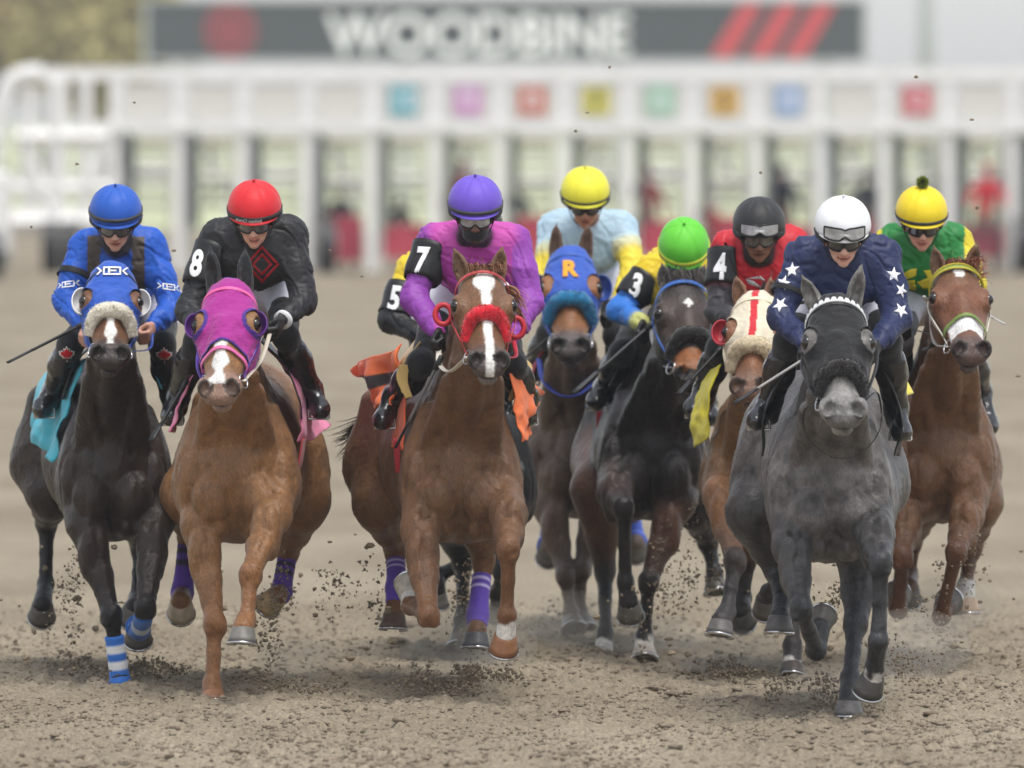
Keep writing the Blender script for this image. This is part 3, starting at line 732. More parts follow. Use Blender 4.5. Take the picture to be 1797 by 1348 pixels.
def build_rider(S, h=.0065):
    A = lambda t, d: S.p(t[0], t[1], t[2] if len(t) > 2 else d)
    hc = A(S.helm, S.dh) - np.array([0, 0, .016]); sk = S.skin; sl = S.silk; L, R = 0, 1
    th = math.radians(S.pitch); ya = math.radians(S.hyaw)
    fwd = np.array([math.sin(ya) * math.cos(th), -math.cos(ya) * math.cos(th), -math.sin(th)]); up0 = np.array([getattr(S, 'hroll', 0), 0, 1.0])
    R_, F_, U_ = frame(fwd, up0); RM = np.stack([R_, F_, U_], 1); H = lambda r, f, u: hc + R_ * r + F_ * f + U_ * u
    E = lambda r, f, u, rad, k=.012, col=sk, op='u': Ell(H(r, f, u), rad, RM, k, col, op)
    lip = tuple(np.array(sk) * np.array((.80, .50, .48)))
    head = [E(0, .0, .02, (.076, .095, .10)), E(0, .035, -.045, (.061, .068, .085), .02), E(0, .050, -.100, (.043, .050, .034), .02), E(0, .088, -.122, (.021, .018, .018), .016),
            Cone(H(0, .094, -.030), H(0, .120, -.066), .009, .0125, .012, sk), E(-.013, .108, -.069, (.009, .011, .008), .006), E(.013, .108, -.069, (.009, .011, .008), .006),
            E(-.040, .070, -.058, (.022, .020, .018), .014), E(.040, .070, -.058, (.022, .020, .018), .014), E(0, .085, -.008, (.052, .022, .014), .012),
            E(0, .1035, -.0900, (.0225, .0095, .0050), .003, lip), E(0, .1015, -.0985, (.0190, .0095, .0055), .003, lip),
            E(-.074, .0, -.045, (.010, .022, .032), .006), E(.074, .0, -.045, (.010, .022, .032), .006)]
    sub = [E(s * .031, .100, -.024, (.019, .012, .011), .006, tuple(np.array(sk) * .7), 's') for s in (-1, 1)] + [E(0, .112, -.0940, (.022, .010, .0012), .002, tuple(np.array(lip) * .4), 's')]
    sh = [A(q, S.dsh) for q in S.sh]; el = [A(q, S.del_) for q in S.el]; wr = [A(q, S.dwr) for q in S.wr]
    ms = (sh[0] + sh[1]) / 2; pel = A(S.pel, S.dpel) if hasattr(S, 'pel') else ms + np.array([0, .62, .02])
    back = ms * .6 + pel * .4 + np.array([0, 0, .04]); X = np.array([1., 0, 0]); Z = np.array([0, 0, 1.])
    kn = [A(q, S.dkn) if q else None for q in S.kn]; an = [A(q, S.dan) if q else None for q in S.an]; toe = [A(q, S.dan - .10) if q else None for q in S.toe]
    torso = lambda e, col: [Cone(ms + Z * -.02, back, .118 + e, .128 + e, .06, col, X, 1.22), Cone(back, pel, .128 + e, .125 + e, .06, col, X, 1.12),
                            Cone(sh[0] * .8 + ms * .2, sh[1] * .8 + ms * .2, .080 + e, .080 + e, .05, col),
                            Ell(ms + np.array([0, -.01, -.09]), (.17 + e, .10 + e, .13 + e), None, .05, col)]
    arms = lambda e, col, low: sum([[Cone(sh[i], el[i] * .5 + sh[i] * .5, .066 + e, .056 + e, .04, col), Cone(el[i] * .5 + sh[i] * .5, el[i], .056 + e, .048 + e, .03, low),
                                     Cone(el[i], el[i] * .35 + wr[i] * .65, .048 + e, .036 + e, .03, low), Cone(el[i] * .35 + wr[i] * .65, wr[i], .036 + e, .029 + e * .7, .02, low)] for i in (L, R) if S.arm[i]], [])
    neck = [Cone(H(0, -.01, -.06), ms + Z * .02, .052, .062, .03, sk)]
    hips = [Ell(pel, (.17, .17, .16), None, .05, sk)]
    legs = []; br = [Ell(pel + np.array([0, -.03, -.02]), (.185, .19, .175), None, .05, S.breech)]; lw = []
    for i, s in ((L, -1), (R, 1)):
        if kn[i] is None: continue
        hj = pel + np.array([s * .11, -.06, -.05]); m = kn[i] * .55 + an[i] * .45
        legs += [Cone(hj, kn[i], .075, .045, .04, sk), Cone(kn[i], m, .045, .042, .03, sk), Cone(m, an[i], .042, .030, .03, sk)]
        split = S.split; kk = hj * (1 - split) + kn[i] * split
        br += [Cone(hj, kk, .095, .074, .05, S.breech)]
        lw += [Cone(kk, kn[i], .074, .052, .05, S.thigh), Cone(kn[i], m, .052, .056, .05, S.thigh)]
    ha = []; hn = []
    for i, s in ((L, -1), (R, 1)):
        if not S.arm[i]: continue
        d = getattr(S, 'hd', ((.25, -.7, -.55), (-.25, -.7, -.55)))[i]; P_ = hand_prims(wr[i], d, (s * .2, -.35, 1), sk, s); ha += P_; hn.append((i, P_))
    fore = [Cone(el[i], wr[i], .034, .022, .02, sk) for i in (L, R) if S.arm[i]]; feet = [Cone(an[i], toe[i], .018, .016, .02, sk) for i in (L, R) if kn[i] is not None]
    uparm = [Cone(sh[i], el[i], .045, .036, .02, sk) for i in (L, R) if S.arm[i]]
    bodyp = [q for q in (head + neck + [Cone(ms, back, .09, .10, .05, sk, X, 1.2), Cone(back, pel, .10, .10, .05, sk)] + hips + uparm + fore + legs + feet + (ha if not S.glove else []))]
    # legs inside boots stay inside: radii are below the clothing's
    for q in bodyp:
        if isinstance(q, Cone) and any(q is z for z in legs): q.ra -= .012; q.rb -= .014
    root = empty('person', (pel[0], pel[1], pel[2]), S.label, 'rider', 'jockeys riding in the race'); S.root = root
    V, Q = extract(bodyp + sub, h, smooth=1); cc = vcols(bodyp + sub, V, .006)
    if getattr(S, 'beard', None) is not None:
        q = V - hc; u = q @ U_; f = q @ F_; m = (u < -.075) & (f > .02); cc[m] = cc[m] * .6 + np.array(S.beard) * .4
    mesh('body', V, Q, M_SKIN, root, cols=cc)
    # silks
    low = getattr(S, 'sleeve', sl); tp = torso(.006, sl) + arms(.007, getattr(S, 'sleeve_up', low), low)
    if hasattr(S, 'collar'): tp.append(Cone(H(0, -.02, -.115), ms, .062, .085, .03, S.collar))
    for i in (L, R):
        if S.arm[i] and hasattr(S, 'cuff'): tp.append(Cone(wr[i] * .88 + el[i] * .12, wr[i], .043, .040, .006, S.cuff))
    V, Q = extract(tp, h * 1.05, smooth=2); N = vnormals(V, Q); cc = vcols(tp, V, .005)
    rel = V - ms; wv = fbm(V * np.array([9, 9, 8]), 2, int(S.helm[0])); wp = V + .05 * fbm(V * 5, 1, 3)[:, None]; rdg = 1 - np.abs(fbm(wp * np.array([11, 9, 7]) + wp[:, [2, 0, 1]] * np.array([6, 0, 5]), 2, int(S.helm[0]) + 3)) * 1.8
    sd_ = int(S.helm[0]); n1 = fbm(wp * np.array([9, 5, 5]) + wp[:, [2, 0, 1]] * np.array([6, 0, 3]), 2, sd_ + 5); n2 = fbm(wp * np.array([20, 18, 30]), 2, sd_ + 9)
    V = V + N * (.006 * wv + .007 * np.clip(rdg, -.5, 1) * np.abs(rdg) - .0075 * np.exp(-(n1 / .10) ** 2) - .0035 * np.exp(-(n2 / .12) ** 2) + .001)[:, None]
    if getattr(S, 'silkfn', None): cc = S.silkfn(S, V, rel, cc, sh, el, wr)
    sk_o = mesh('silks', V, Q, M_SILK, root, cols=cc); S.silkp = tp; S.tree = BVHTree.FromPolygons([tuple(q) for q in V], [tuple(int(i) for i in q) for q in Q]); S.shp, S.elp, S.wrp, S.ms = sh, el, wr, ms; S.hc = hc; S.fr = (R_, F_, U_)
    V, Q = extract(br, .010, smooth=2); mesh('breeches', V, Q, M_BREECH if S.breech[0] > .2 else M_CLOTH, root, cols=np.tile(S.breech, (len(V), 1)))
    for l_ in (lw[:2], lw[2:]):
        if l_: V, Q = extract(l_, .009, smooth=2); N = vnormals(V, Q); V = V + N * (.004 * fbm(V * 18, 2, 5))[:, None]; mesh('legging', V, Q, M_CLOTH, root, cols=vcols(l_, V))
    S.legp = list(lw)
    for i, s in ((L, -1), (R, 1)):
        if kn[i] is None: continue
        m = kn[i] * .55 + an[i] * .45; hl = an[i] + np.array([0, .05, -.045]); bc = getattr(S, 'bootcol', (.013, .013, .014))
        bp = [Cone(kn[i] * .72 + an[i] * .28, m, .066, .065, .02, bc), Cone(m, an[i], .065, .048, .03, bc), Cone(an[i], hl, .046, .038, .03, bc), Cone(hl, toe[i] + np.array([0, 0, .008]), .038, .041, .025, bc, Z, .85),
              Ell(toe[i] + np.array([0, -.010, .010]), (.040, .060, .040), None, .025, bc), Cone(an[i] + np.array([0, -.02, .02]), toe[i] + np.array([0, .01, .03]), .040, .034, .03, bc)]
        S.legp = getattr(S, 'legp', []) + bp; V, Q = extract(bp, .007, smooth=1); N = vnormals(V, Q); V = V + N * (.003 * fbm(V * 22, 2, 3))[:, None]
        bo = mesh('boot', V, Q, M_BOOT if bc[2] < .05 else M_CLOTH, root, cols=np.tile(bc, (len(V), 1)))
        # stirrup iron
        tc = toe[i] * .8 + hl * .2; C = [tc + np.array([.046 * math.cos(a), .0, -.036 + (.10 if math.sin(a) > 0 else .0) * math.sin(a)]) for a in np.linspace(0, 2 * math.pi, 33)]
        v, f = tube_geo(C, .0055, 8, cap=False, up=(0, 1, 0)); mesh('stirrup', v, f, M_STEEL, root)
    for i, P_ in hn:
        if S.glove:
            for q in P_: q.col = S.glovecol if hasattr(S, 'glovecol') else (.014, .014, .015)
            V, Q = extract(P_, .0042, iso=.0015, smooth=1); mesh('glove', V, Q, M_LEATHER, root, cols=vcols(P_, V))
    # helmet cover, band, goggles
    v, f = cap_geo(hc, R_, F_, U_); hm = mesh('helmet', v, f, M_CAP, root, cols=np.tile(S.cap, (len(v), 1)))
    if getattr(S, 'capfn', None):
        q = np.array(v) - hc; cc = S.capfn(q @ R_, q @ F_, q @ U_, np.tile(S.cap, (len(v), 1)).astype(float)); hm.data.color_attributes['Col'].data.foreach_set('color', np.hstack([cc, np.ones((len(cc), 1))]).astype(np.float32).ravel())
    solid(hm, .002, 0)
    if getattr(S, 'band', None) is not None:
        v, f = band_geo(hc, R_, F_, U_, S.bandz if hasattr(S, 'bandz') else .008, S.bandw if hasattr(S, 'bandw') else .016); mesh('helmet_band', v, f, M_LEATHER, hm, cols=np.tile(S.band, (len(v), 1)))
    lin = [[H(s * .083, .035, -.012), H(s * .078, .03, -.06), H(s * .05, .05, -.115), H(s * .0, .075, -.140)] for s in (-1, 1)]
    a = []
    for C in lin: vv, ff = tube_geo(catmull(C, 6), .0042, 8, flat=.5); a.append((vv, ff, (.012, .012, .012)))
    hv, hf = band_geo(hc, R_, F_, U_, -.030, .040, a=.105, b=.128, c=.13, zlow=.012, off=.004, az0=52, az1=308); a.append((hv, hf, (.012, .012, .012)))
    v, f, cc = merge(a); mesh('chin_strap', v, f, M_LEATHER, hm, cols=cc)
    if S.lens is not None: goggles(hc, R_, F_, U_, -.030, S.lens, getattr(S, 'frame', (.012, .012, .013)), root, strapcol=getattr(S, 'gstrap', (.02, .02, .02)))
    if S.lens in (M_LENS_C, M_LENS_G):
        for s in (-1, 1):
            bm = bmesh.new(); bmesh.ops.create_uvsphere(bm, u_segments=12, v_segments=8, radius=.0115); bm.verts.index_update()
            vv = [np.array(x.co) + H(s * .031, .086, -.024) for x in bm.verts]; ff = [[x.index for x in g.verts] for g in bm.faces]; bm.free(); mesh('eye', vv, ff, M_EYE, root)
    if getattr(S, 'upper', None): goggles(hc, R_, F_, U_, .028, S.upper, (.012, .012, .012), root, a=.118, b=.150, h=.027, span=46, strapcol=None, tiltf=-.12)
    if getattr(S, 'button', True):
        bm = bmesh.new(); bmesh.ops.create_uvsphere(bm, u_segments=12, v_segments=8, radius=.007); bm.verts.index_update()
        vv = [np.array(x.co) + H(0, 0, .149) for x in bm.verts]; ff = [[x.index for x in g.verts] for g in bm.faces]; bm.free(); mesh('button', vv, ff, M_CAP, hm, cols=np.tile(np.array(S.cap) * .8, (len(vv), 1)))
    return root
def armband(S, i, num, t0=.20, t1=.85, col=(.012, .012, .013), digit=True, size=.140, roll=0):
    a, b = S.shp[i], S.elp[i]; d = nrm(b - a); C = [a + (b - a) * t for t in np.linspace(t0, t1, 9)]; roll = roll
    r = [.084 - .012 * t for t in np.linspace(t0, t1, 9)]; v, f = tube_geo(C, r, 28, cap=False, up=(0, 1, 0)); v = np.array(v)
    v = project(S.silkp, v, .014, 4); ringed = [(v, f, col)]
    v, f, cc = merge(ringed); o = mesh('number_band', v, f, M_LEATHER, S.root, cols=cc); solid(o, .003, 1)
    bt = BVHTree.FromPolygons([tuple(q) for q in v], [tuple(q) for q in f])
    if digit:
        m = a + (b - a) * (t0 + t1) * .5; out = nrm(np.array([getattr(S, 'dx', -.25), -1, .12]))
        tg = text_geo(num, size, .012, .006); tg = ([(x * .80, y * 1.15, 0) for x, y, _ in tg[0]], tg[1]); m = m + np.array([getattr(S, 'digit_x', 0), 0, 0])
        decal('digit', tg, m, out, -d if d[2] < 0 else d, bt, M_WHITEINK, o, (.8, .8, .8), off=.0055, roll=roll)
    return o
def whip(y, a, b, da, db, label, col=(.012, .012, .013), r0=.008, r1=.013, flap=True, grip=None):
    A_, B_ = P(a[0], a[1], y + da), P(b[0], b[1], y + db); n = 14; C = [A_ + (B_ - A_) * t for t in np.linspace(0, 1, n)]
    root = empty('riding_whip', A_, label, 'riding whip', 'whips carried by the jockeys')
    v, f = tube_geo(C[:10], np.linspace(r0, r0 * .8, 10), 10); tube_o = mesh('shaft', v, f, M_LEATHER, root, cols=np.tile(grip if grip is not None else col, (len(v), 1)))
    v, f = tube_geo(C[9:], np.linspace(r1, r1 * 1.1, 5), 10, flat=.4); mesh('flap', v, f, M_LEATHER, root, cols=np.tile(col, (len(v), 1)))
    v, f = tube_geo([A_ - (B_ - A_) * .1, A_ + (B_ - A_) * .06], [.013, .012], 10); mesh('handle', v, f, M_LEATHER, root, cols=np.tile((.02, .02, .02), (len(v), 1)))
    return root
# ---------------------------------------------------------------- ground, gate, board, trees
def ground_z(x, y):
    p = np.stack([x, y, np.zeros(len(x))], 1)
    near = np.clip((66 - p[:, 1]) / 8, 0, 1) * np.clip((p[:, 1] - 40) / 3, 0, 1) * np.clip((3.6 - np.abs(p[:, 0])) / .5, 0, 1)
    z = np.zeros(len(p)); m = near > 0; q = p[m]
    r = .016 * fbm(q * np.array([1.6, .8, 1]), 2, 1) + .020 * np.abs(fbm(q * np.array([7, 3.5, 1]), 3, 2)) + .020 * np.clip(fbm(q * np.array([17, 7, 1]), 3, 3), -.1, 1) + .010 * vnoise(q * np.array([38, 13, 1]), 4)
    z[m] = r * near[m] - .016 * near[m]
    for (u, v, yy) in [(215, 1197, 51.07), (376, 1222, 49.9), (1060, 1168, 53.4), (1490, 1262, 48.0), (820, 1190, 50.5)]:   # churned prints
        c = P(u, v, yy); d = np.hypot(p[:, 0] - c[0], (p[:, 1] - c[1]) * .5); z = z + .022 * np.exp(-((d - .12) / .05) ** 2) * near
    return z
def build_ground():
    xs = np.concatenate([-np.geomspace(400, 3.2, 22), np.arange(-3.1, 3.1, .013), np.geomspace(3.2, 400, 22)])
    ys = np.concatenate([np.array([-60, 0, 20, 35, 41]), np.arange(43.2, 60, .032), np.geomspace(60.1, 1500, 80)])
    X, Y = np.meshgrid(xs, ys, indexing='ij'); p = np.stack([X.ravel(), Y.ravel(), np.zeros(X.size)], 1)
    z = ground_z(p[:, 0], p[:, 1])
    p[:, 2] = z; nx, ny = len(xs), len(ys); i = np.arange(nx * ny).reshape(nx, ny)
    Q = np.stack([i[:-1, :-1], i[1:, :-1], i[1:, 1:], i[:-1, 1:]], -1).reshape(-1, 4)
    m = bpy.data.materials.new('track_dirt'); m.use_nodes = True; nt = m.node_tree; L = nt.links; b = nt.nodes['Principled BSDF']
    b.inputs['Roughness'].default_value = .95; b.inputs['Specular IOR Level'].default_value = .1
    tc = nt.nodes.new('ShaderNodeTexCoord')
    def nz(sc, st, dt, lo, hi, a, bb):
        mp = nt.nodes.new('ShaderNodeMapping'); mp.inputs['Scale'].default_value = st; n = nt.nodes.new('ShaderNodeTexNoise'); n.inputs['Scale'].default_value = sc; n.inputs['Detail'].default_value = dt
        L.new(tc.outputs['Object'], mp.inputs[0]); L.new(mp.outputs[0], n.inputs['Vector']); r = nt.nodes.new('ShaderNodeMapRange')
        r.inputs[1].default_value = lo; r.inputs[2].default_value = hi; r.inputs[3].default_value = a; r.inputs[4].default_value = bb; L.new(n.outputs[0], r.inputs[0]); return n, r
    cr = nt.nodes.new('ShaderNodeMixRGB'); cr.inputs[1].default_value = (*srgb('#877c6a'), 1); cr.inputs[2].default_value = (*srgb('#998e7b'), 1)
    n1, r1 = nz(1.2, (1, .25, 1), 6, .35, .65, 0, 1); L.new(r1.outputs[0], cr.inputs[0])
    n2, r2 = nz(60, (1, .6, 1), 5, .35, .7, .72, 1.15); mx = nt.nodes.new('ShaderNodeVectorMath'); mx.operation = 'SCALE'; L.new(cr.outputs[0], mx.inputs[0]); L.new(r2.outputs[0], mx.inputs['Scale'])
    L.new(mx.outputs[0], b.inputs['Base Color'])
    bp = nt.nodes.new('ShaderNodeBump'); bp.inputs['Distance'].default_value = .012; bp.inputs['Strength'].default_value = .8; L.new(n2.outputs[0], bp.inputs['Height']); L.new(bp.outputs[0], b.inputs['Normal'])
    tag(mesh('ground', p, Q, m), kind='structure')
    g = mat('infield_grass', srgb('#b3b795'), rough=.95, spec=.05, var=.25, vscale=.4)
    tag(mesh('infield_grass', [(-400, 232, .006), (400, 232, .006), (400, 1500, .006), (-400, 1500, .006)], [[0, 1, 2, 3]], g), kind='structure')
def box(c, sx, sy, sz):
    x, y, z = c; V = [(x + i * sx / 2, y + j * sy / 2, z + k * sz / 2) for i in (-1, 1) for j in (-1, 1) for k in (-1, 1)]
    return V, [[0, 1, 3, 2], [4, 6, 7, 5], [0, 4, 5, 1], [2, 3, 7, 6], [0, 2, 6, 4], [1, 5, 7, 3]]
def bar(a, b, w):
    v, f = tube_geo([np.array(a, float), np.array(b, float)], w / 2 * 1.414, 4, up=(0, 1, 0)); return v, f
M_GATE = mat('gate_paint', srgb('#e6e5e2'), rough=.5, var=.06, vscale=3); M_GPAD = mat('gate_pad', srgb('#656c68'), rough=.8); M_GPANEL = mat('gate_panel', srgb('#d3d0c9'), rough=.5)
M_RED = mat('maroon_padding', srgb('#c8485c'), rough=.7, var=.1, vscale=3); M_GTAN = mat('tan_padding', srgb('#b8ae7c'), rough=.8)
def simple(name, parts, m, parent): v, f, _ = merge([(a, b, 0) for a, b in parts]); return mesh(name, v, f, m, parent, smooth=False)
def build_gate():
    Y = 174.0; s = F / Y; g = lambda u, v, dy=0: P(u, v, Y + dy)
    def gb(u0, v0, u1, v1, d0=0, d1=.3):
        a = g(u0, v1); b = g(u1, v0); return box(((a[0] + b[0]) / 2, Y + (d0 + d1) / 2, (a[2] + b[2]) / 2), b[0] - a[0], d1 - d0, b[2] - a[2])
    root = empty('starting_gate', (g(900, 480)[0], Y, 0), 'long white steel starting gate with numbered stalls standing across the track behind the field', 'starting gate')
    zb = 181 + HC * s
    simple('top_beam', [gb(60, 118, 1797 + 120, 140, 0, .5), gb(60, 120, 1917, 136, 2.6, 3.0)], M_GATE, root)
    simple('cross_beam', [gb(130, 214, 1917, 230, -.05, .35)], M_GATE, root)
    us = [202 + 112.6 * k for k in range(16)]
    cols = {4: '#2fa4b4', 5: '#c987bf', 6: '#c2552c', 7: '#c5bc3a', 8: '#94c4a8', 9: '#d2a331', 10: '#86a5cf', 12: '#c9404c'}
    nums = {4: '10', 5: '9', 6: '8', 7: '7', 8: '6', 9: '5', 10: '4', 12: '2'}
    for k, u in enumerate(us):
        pr = simple('stall_post', [gb(u - 10, 140, u + 7, zb - 2, .02, .42), gb(u + 14, 216, u + 19, zb - 2, .3, .4), gb(u - 24, 216, u - 20, zb - 2, 1.2, 1.3), gb(u - 9, 140, u + 9, 470, 2.5, 2.8), gb(u - 6, 236, u + 6, 300, .42, 2.5), gb(u - 6, 330, u + 6, 420, .42, 2.5)], M_GATE, root)
        simple('post_padding', [gb(u + 20, 236, u + 28, 400, .1, 2.4)], M_GPAD, pr)
        if k < 15:
            un = us[k + 1]
            p_ = simple('number_panel', [gb(u + 16, 146, un - 16, 208, .05, .12)], M_GPANEL, root)
            if k in cols:
                c = (u + un) / 2; m_ = mat('panel_' + nums[k], tuple(.88 * x + .07 for x in srgb(cols[k])), rough=.5); q = simple('number_square', [gb(c - 24, 152, c + 24, 202, -.01, .045)], m_, p_)  # square colours lifted a little, distance haze mixed into the paint
                v, f = text_geo(nums[k], .40); w = g(c, 177); v = [(w[0] + x, Y - .02, w[2] + y) for x, y, _ in v]; mesh('panel_number', v, f, M_WHITEINK if k not in (7, 9) else M_BLACKRUB, q, smooth=False)
            simple('stall_gate', [gb(u + 30, 232, un - 18, 246, 2.3, 2.4)] + [gb(u + 30, v_, un - 18, v_ + 7, 2.3, 2.36) for v_ in range(262, 370, 24)], M_GATE, root)
            simple('stall_padding', [gb(u + 30, 248, un - 18, 256, 2.25, 2.42)], M_GTAN, root)
            if k > 2: simple('kick_board', [gb(u + 18, 378 + (k * 37) % 22, un - 16, 446 + (k * 23) % 14, .5, .6)], M_RED, root)
    for k in range(15):                                # inner frames, gate leaves and braces of each stall
        u, un = us[k], us[k + 1]
        bars = [bar(g(u + 28, 236, 1.2), g(u + 28, 400, 1.2), .07), bar(g(un - 24, 236, 2.0), g(un - 24, 430, 2.0), .07), bar(g(u + 30, 300 + (k * 13) % 20, 2.2), g(un - 18, 300 + (k * 13) % 20, 2.2), .09), bar(g(u + 34, 240, 2.6), g(un - 20, 350, 2.6), .05),
                bar(g(u + 20, 150, .9), g(un - 20, 206, .9), .06), bar(g(un - 20, 150, 1.6), g(u + 20, 206, 1.6), .06), bar(g((u + un) / 2, 236, 2.4), g((u + un) / 2, 360, 2.4), .05)]
        for j, b_ in enumerate(bars): simple('stall_brace', [b_], M_GATE if j else M_GPAD, root) if j in (0, 2, 4, 5) or (k % 2 and j != 1) else None
    # left end: braced frame with a rounded shoulder
    cv = [g(-60, 470), g(-20, 300), g(8, 170), g(30, 135), g(75, 128)]; v, f = tube_geo(catmull(cv, 6), .14, 8, up=(0, 1, 0))
    ends = [bar(g(100, 140), g(100, 470), .22), bar(g(30, 240), g(190, 240), .2), bar(g(40, 245), g(120, 460), .16), bar(g(190, 240), g(110, 460), .16), bar(g(10, 330), g(190, 330), .14), bar(g(50, 150), g(50, 400), .16), bar(g(150, 140), g(150, 400), .14), bar(g(0, 390), g(200, 390), .26)]
    o = simple('end_frame', [(v, f)] + ends, M_GATE, root)
    for u, vv in ((75, 440), (112, 440), (560, 455), (1012, 455), (1460, 455), (1780, 455)):      # transport wheels
        c = g(u, vv); c[2] = .42; C = [c + np.array([0, -.0, 0]), c + np.array([.26, 0, 0])]; v, f = tube_geo(C, .42, 24, up=(0, 1, 0)); w = mesh('gate_wheel', v, f, M_BLACKRUB, root, smooth=False)
        v, f = tube_geo([c - np.array([.01, 0, 0]), c + np.array([.27, 0, 0])], .2, 16, up=(0, 1, 0)); mesh('wheel_rim', v, f, M_GATE, w, smooth=False)
def build_board():
    Y = 300.0; g = lambda u, v: P(u, v, Y); root = empty('sign_board', (g(889, 0)[0], Y, 0), 'long dark grey board reading WOODBINE with a red emblem and three red slanted stripes', 'sign board')
    def bx(u0, v0, u1, v1, d0, d1): a = g(u0, v1); b = g(u1, v0); return box(((a[0] + b[0]) / 2, Y + (d0 + d1) / 2, (a[2] + b[2]) / 2), b[0] - a[0], d1 - d0, b[2] - a[2])
    simple('panel', [bx(260, 4, 1514, 103, 0, .4)], mat('board_grey', srgb('#43484b'), rough=.6), root)
    simple('frame', [bx(252, -2, 1522, 3.9, -.05, .45), bx(252, 103.1, 1522, 110, -.05, .45), bx(252, 4, 259.9, 103, -.05, .45), bx(1514.1, 4, 1522, 103, -.05, .45)], mat('post_grey', srgb('#a9acab'), rough=.6), root)
    for u in (330, 700, 1070, 1440): simple('support_post', [bx(u, 110, u + 16, 440, .1, .4)], mat('post_grey', srgb('#b5b7b6'), rough=.6), root)
    v, f = text_geo('WOODBINE', 1.55, bold=.035); v = np.array(v); w = v[:, 0].max() - v[:, 0].min(); hh = v[:, 1].max() - v[:, 1].min(); tw = (1108 - 575) / F * Y; t_h = 74 / F * Y
    c = g(841, 60); v2 = [(c[0] + x * tw / w, Y - .02, c[2] + (y - (v[:, 1].max() + v[:, 1].min()) / 2) * t_h / hh) for x, y, _ in v]; o = mesh('lettering', v2, f, M_WHITEINK, root, smooth=False); solid(o, .01, 0)
    red = mat('sign_red', srgb('#c2474c'), rough=.6)
    for a, b in ((1303, 1245), (1369, 1311), (1431, 1372)):
        q = [g(a, 6), g(a + 36, 6), g(b + 40, 101), g(b, 101)]; o = mesh('red_stripe', [(x[0], Y - .02, x[2]) for x in q], [[0, 1, 2, 3]], red, root, smooth=False); solid(o, .01, 0)
    red = mat('emblem_red', srgb('#9c3d44'), rough=.6); c = g(404, 54); V = []; Fc = []
    for r in (1.0, .80, .66, .48, .34, .0):
        for k in range(28): a = 2 * math.pi * k / 28; V.append((c[0] + .68 * r * math.sin(a), Y - .02, c[2] + .74 * r * math.cos(a)))
    for i in (0, 2, 4):
        for k in range(28): Fc.append([i * 28 + k, i * 28 + (k + 1) % 28, (i + 1) * 28 + (k + 1) % 28, (i + 1) * 28 + k])
    o = mesh('red_emblem', V, Fc, red, root, smooth=False); solid(o, .01, 0)
def build_tree(u, y, hgt, wid, colr, label, seed):
    rg = np.random.default_rng(seed); b = P(u, 181, y); b[2] = 0; root = empty('tree', b, label, 'tree', 'trees beyond the infield')
    parts = [tube_geo([b, b + np.array([.1, 0, hgt * .35]), b + np.array([0, 0, hgt * .6])], [.32, .22, .12], 8)]
    cs = []
    for k in range(26):
        a = rg.random() * 6.28; r = wid * .5 * rg.random() ** .5; z = hgt * (.35 + .6 * rg.random()); q = b + np.array([math.cos(a) * r, math.sin(a) * r, z]); cs.append(q)
        parts.append(tube_geo([b + np.array([0, 0, hgt * .3 + z * .2]), q], [.10, .03], 5))
    v, f, _ = merge([(a, c, 0) for a, c in parts]); mesh('trunk', v, f, mat('bark', srgb('#6e6355'), rough=.9), root)
    n = 9000; cs = np.array(cs); ci = rg.integers(0, len(cs), n); p = cs[ci] + rg.normal(size=(n, 3)) * wid * .13; d = rg.normal(size=(n, 3)); d /= np.linalg.norm(d, axis=1, keepdims=True)
    e = np.cross(d, rg.normal(size=(n, 3))); e /= np.linalg.norm(e, axis=1, keepdims=True); s = .20 + .16 * rg.random((n, 1))
    V = np.stack([p - d * s, p - e * s * .6, p + d * s, p + e * s * .6], 1).reshape(-1, 3); Q = np.arange(4 * n).reshape(n, 4); cc = np.repeat(np.array(colr)[None] * (.65 + .7 * rg.random((n, 1))), 4, 0)
    mesh('crown', V, Q, mat('leaves', attr=True, rough=.9, spec=.1), root, cols=cc, smooth=False)
def build_rail():
    Y = 226.0; root = empty('rail', (0, Y, 0), 'low white running rail on posts along the far edge of the track', 'rail')
    simple('top_rail', [box((0, Y, 1.08), 90, .12, .12)], M_GATE, root)
    parts = [box((x, Y, .52), .08, .08, 1.02) for x in np.arange(-20, 20, 2.4)]
    for q in parts: simple('rail_post', [q], M_GATE, root)
def build_truck():
    Y = 168.0; g = lambda u, v: P(u, v, Y); b = g(-30, 470); root = empty('service_truck', (b[0], Y, 0), 'white truck at the left edge parked beside the starting gate, mostly outside the picture', 'truck')
    def bx(u0, v0, u1, v1, d0, d1): a = g(u0, v1); c = g(u1, v0); return box(((a[0] + c[0]) / 2, Y + (d0 + d1) / 2, (a[2] + c[2]) / 2), c[0] - a[0], d1 - d0, c[2] - a[2])
    V, Fc = bx(-180, 300, 12, 462, 0, 1.9); o = mesh('body', V, Fc, M_GATE, root, smooth=False); bv = o.modifiers.new('b', 'BEVEL'); bv.width = .12; bv.segments = 3
    V, Fc = bx(-150, 225, -5, 300, .3, 1.8); o = mesh('cab', V, Fc, M_GATE, root, smooth=False); bv = o.modifiers.new('b', 'BEVEL'); bv.width = .15; bv.segments = 3
    simple('window', [bx(-140, 236, -14, 292, .27, .29)], M_LENS_D, root); simple('bumper', [bx(-182, 440, 16, 468, -.12, .0)], M_GPAD, root)
    for u in (-150, -10): c = g(u, 470); c[2] = .36; v, f = tube_geo([c + np.array([-.12, .1, 0]), c + np.array([.12, .1, 0])], .36, 20, up=(0, 1, 0)); mesh('wheel', v, f, M_BLACKRUB, root, smooth=False)
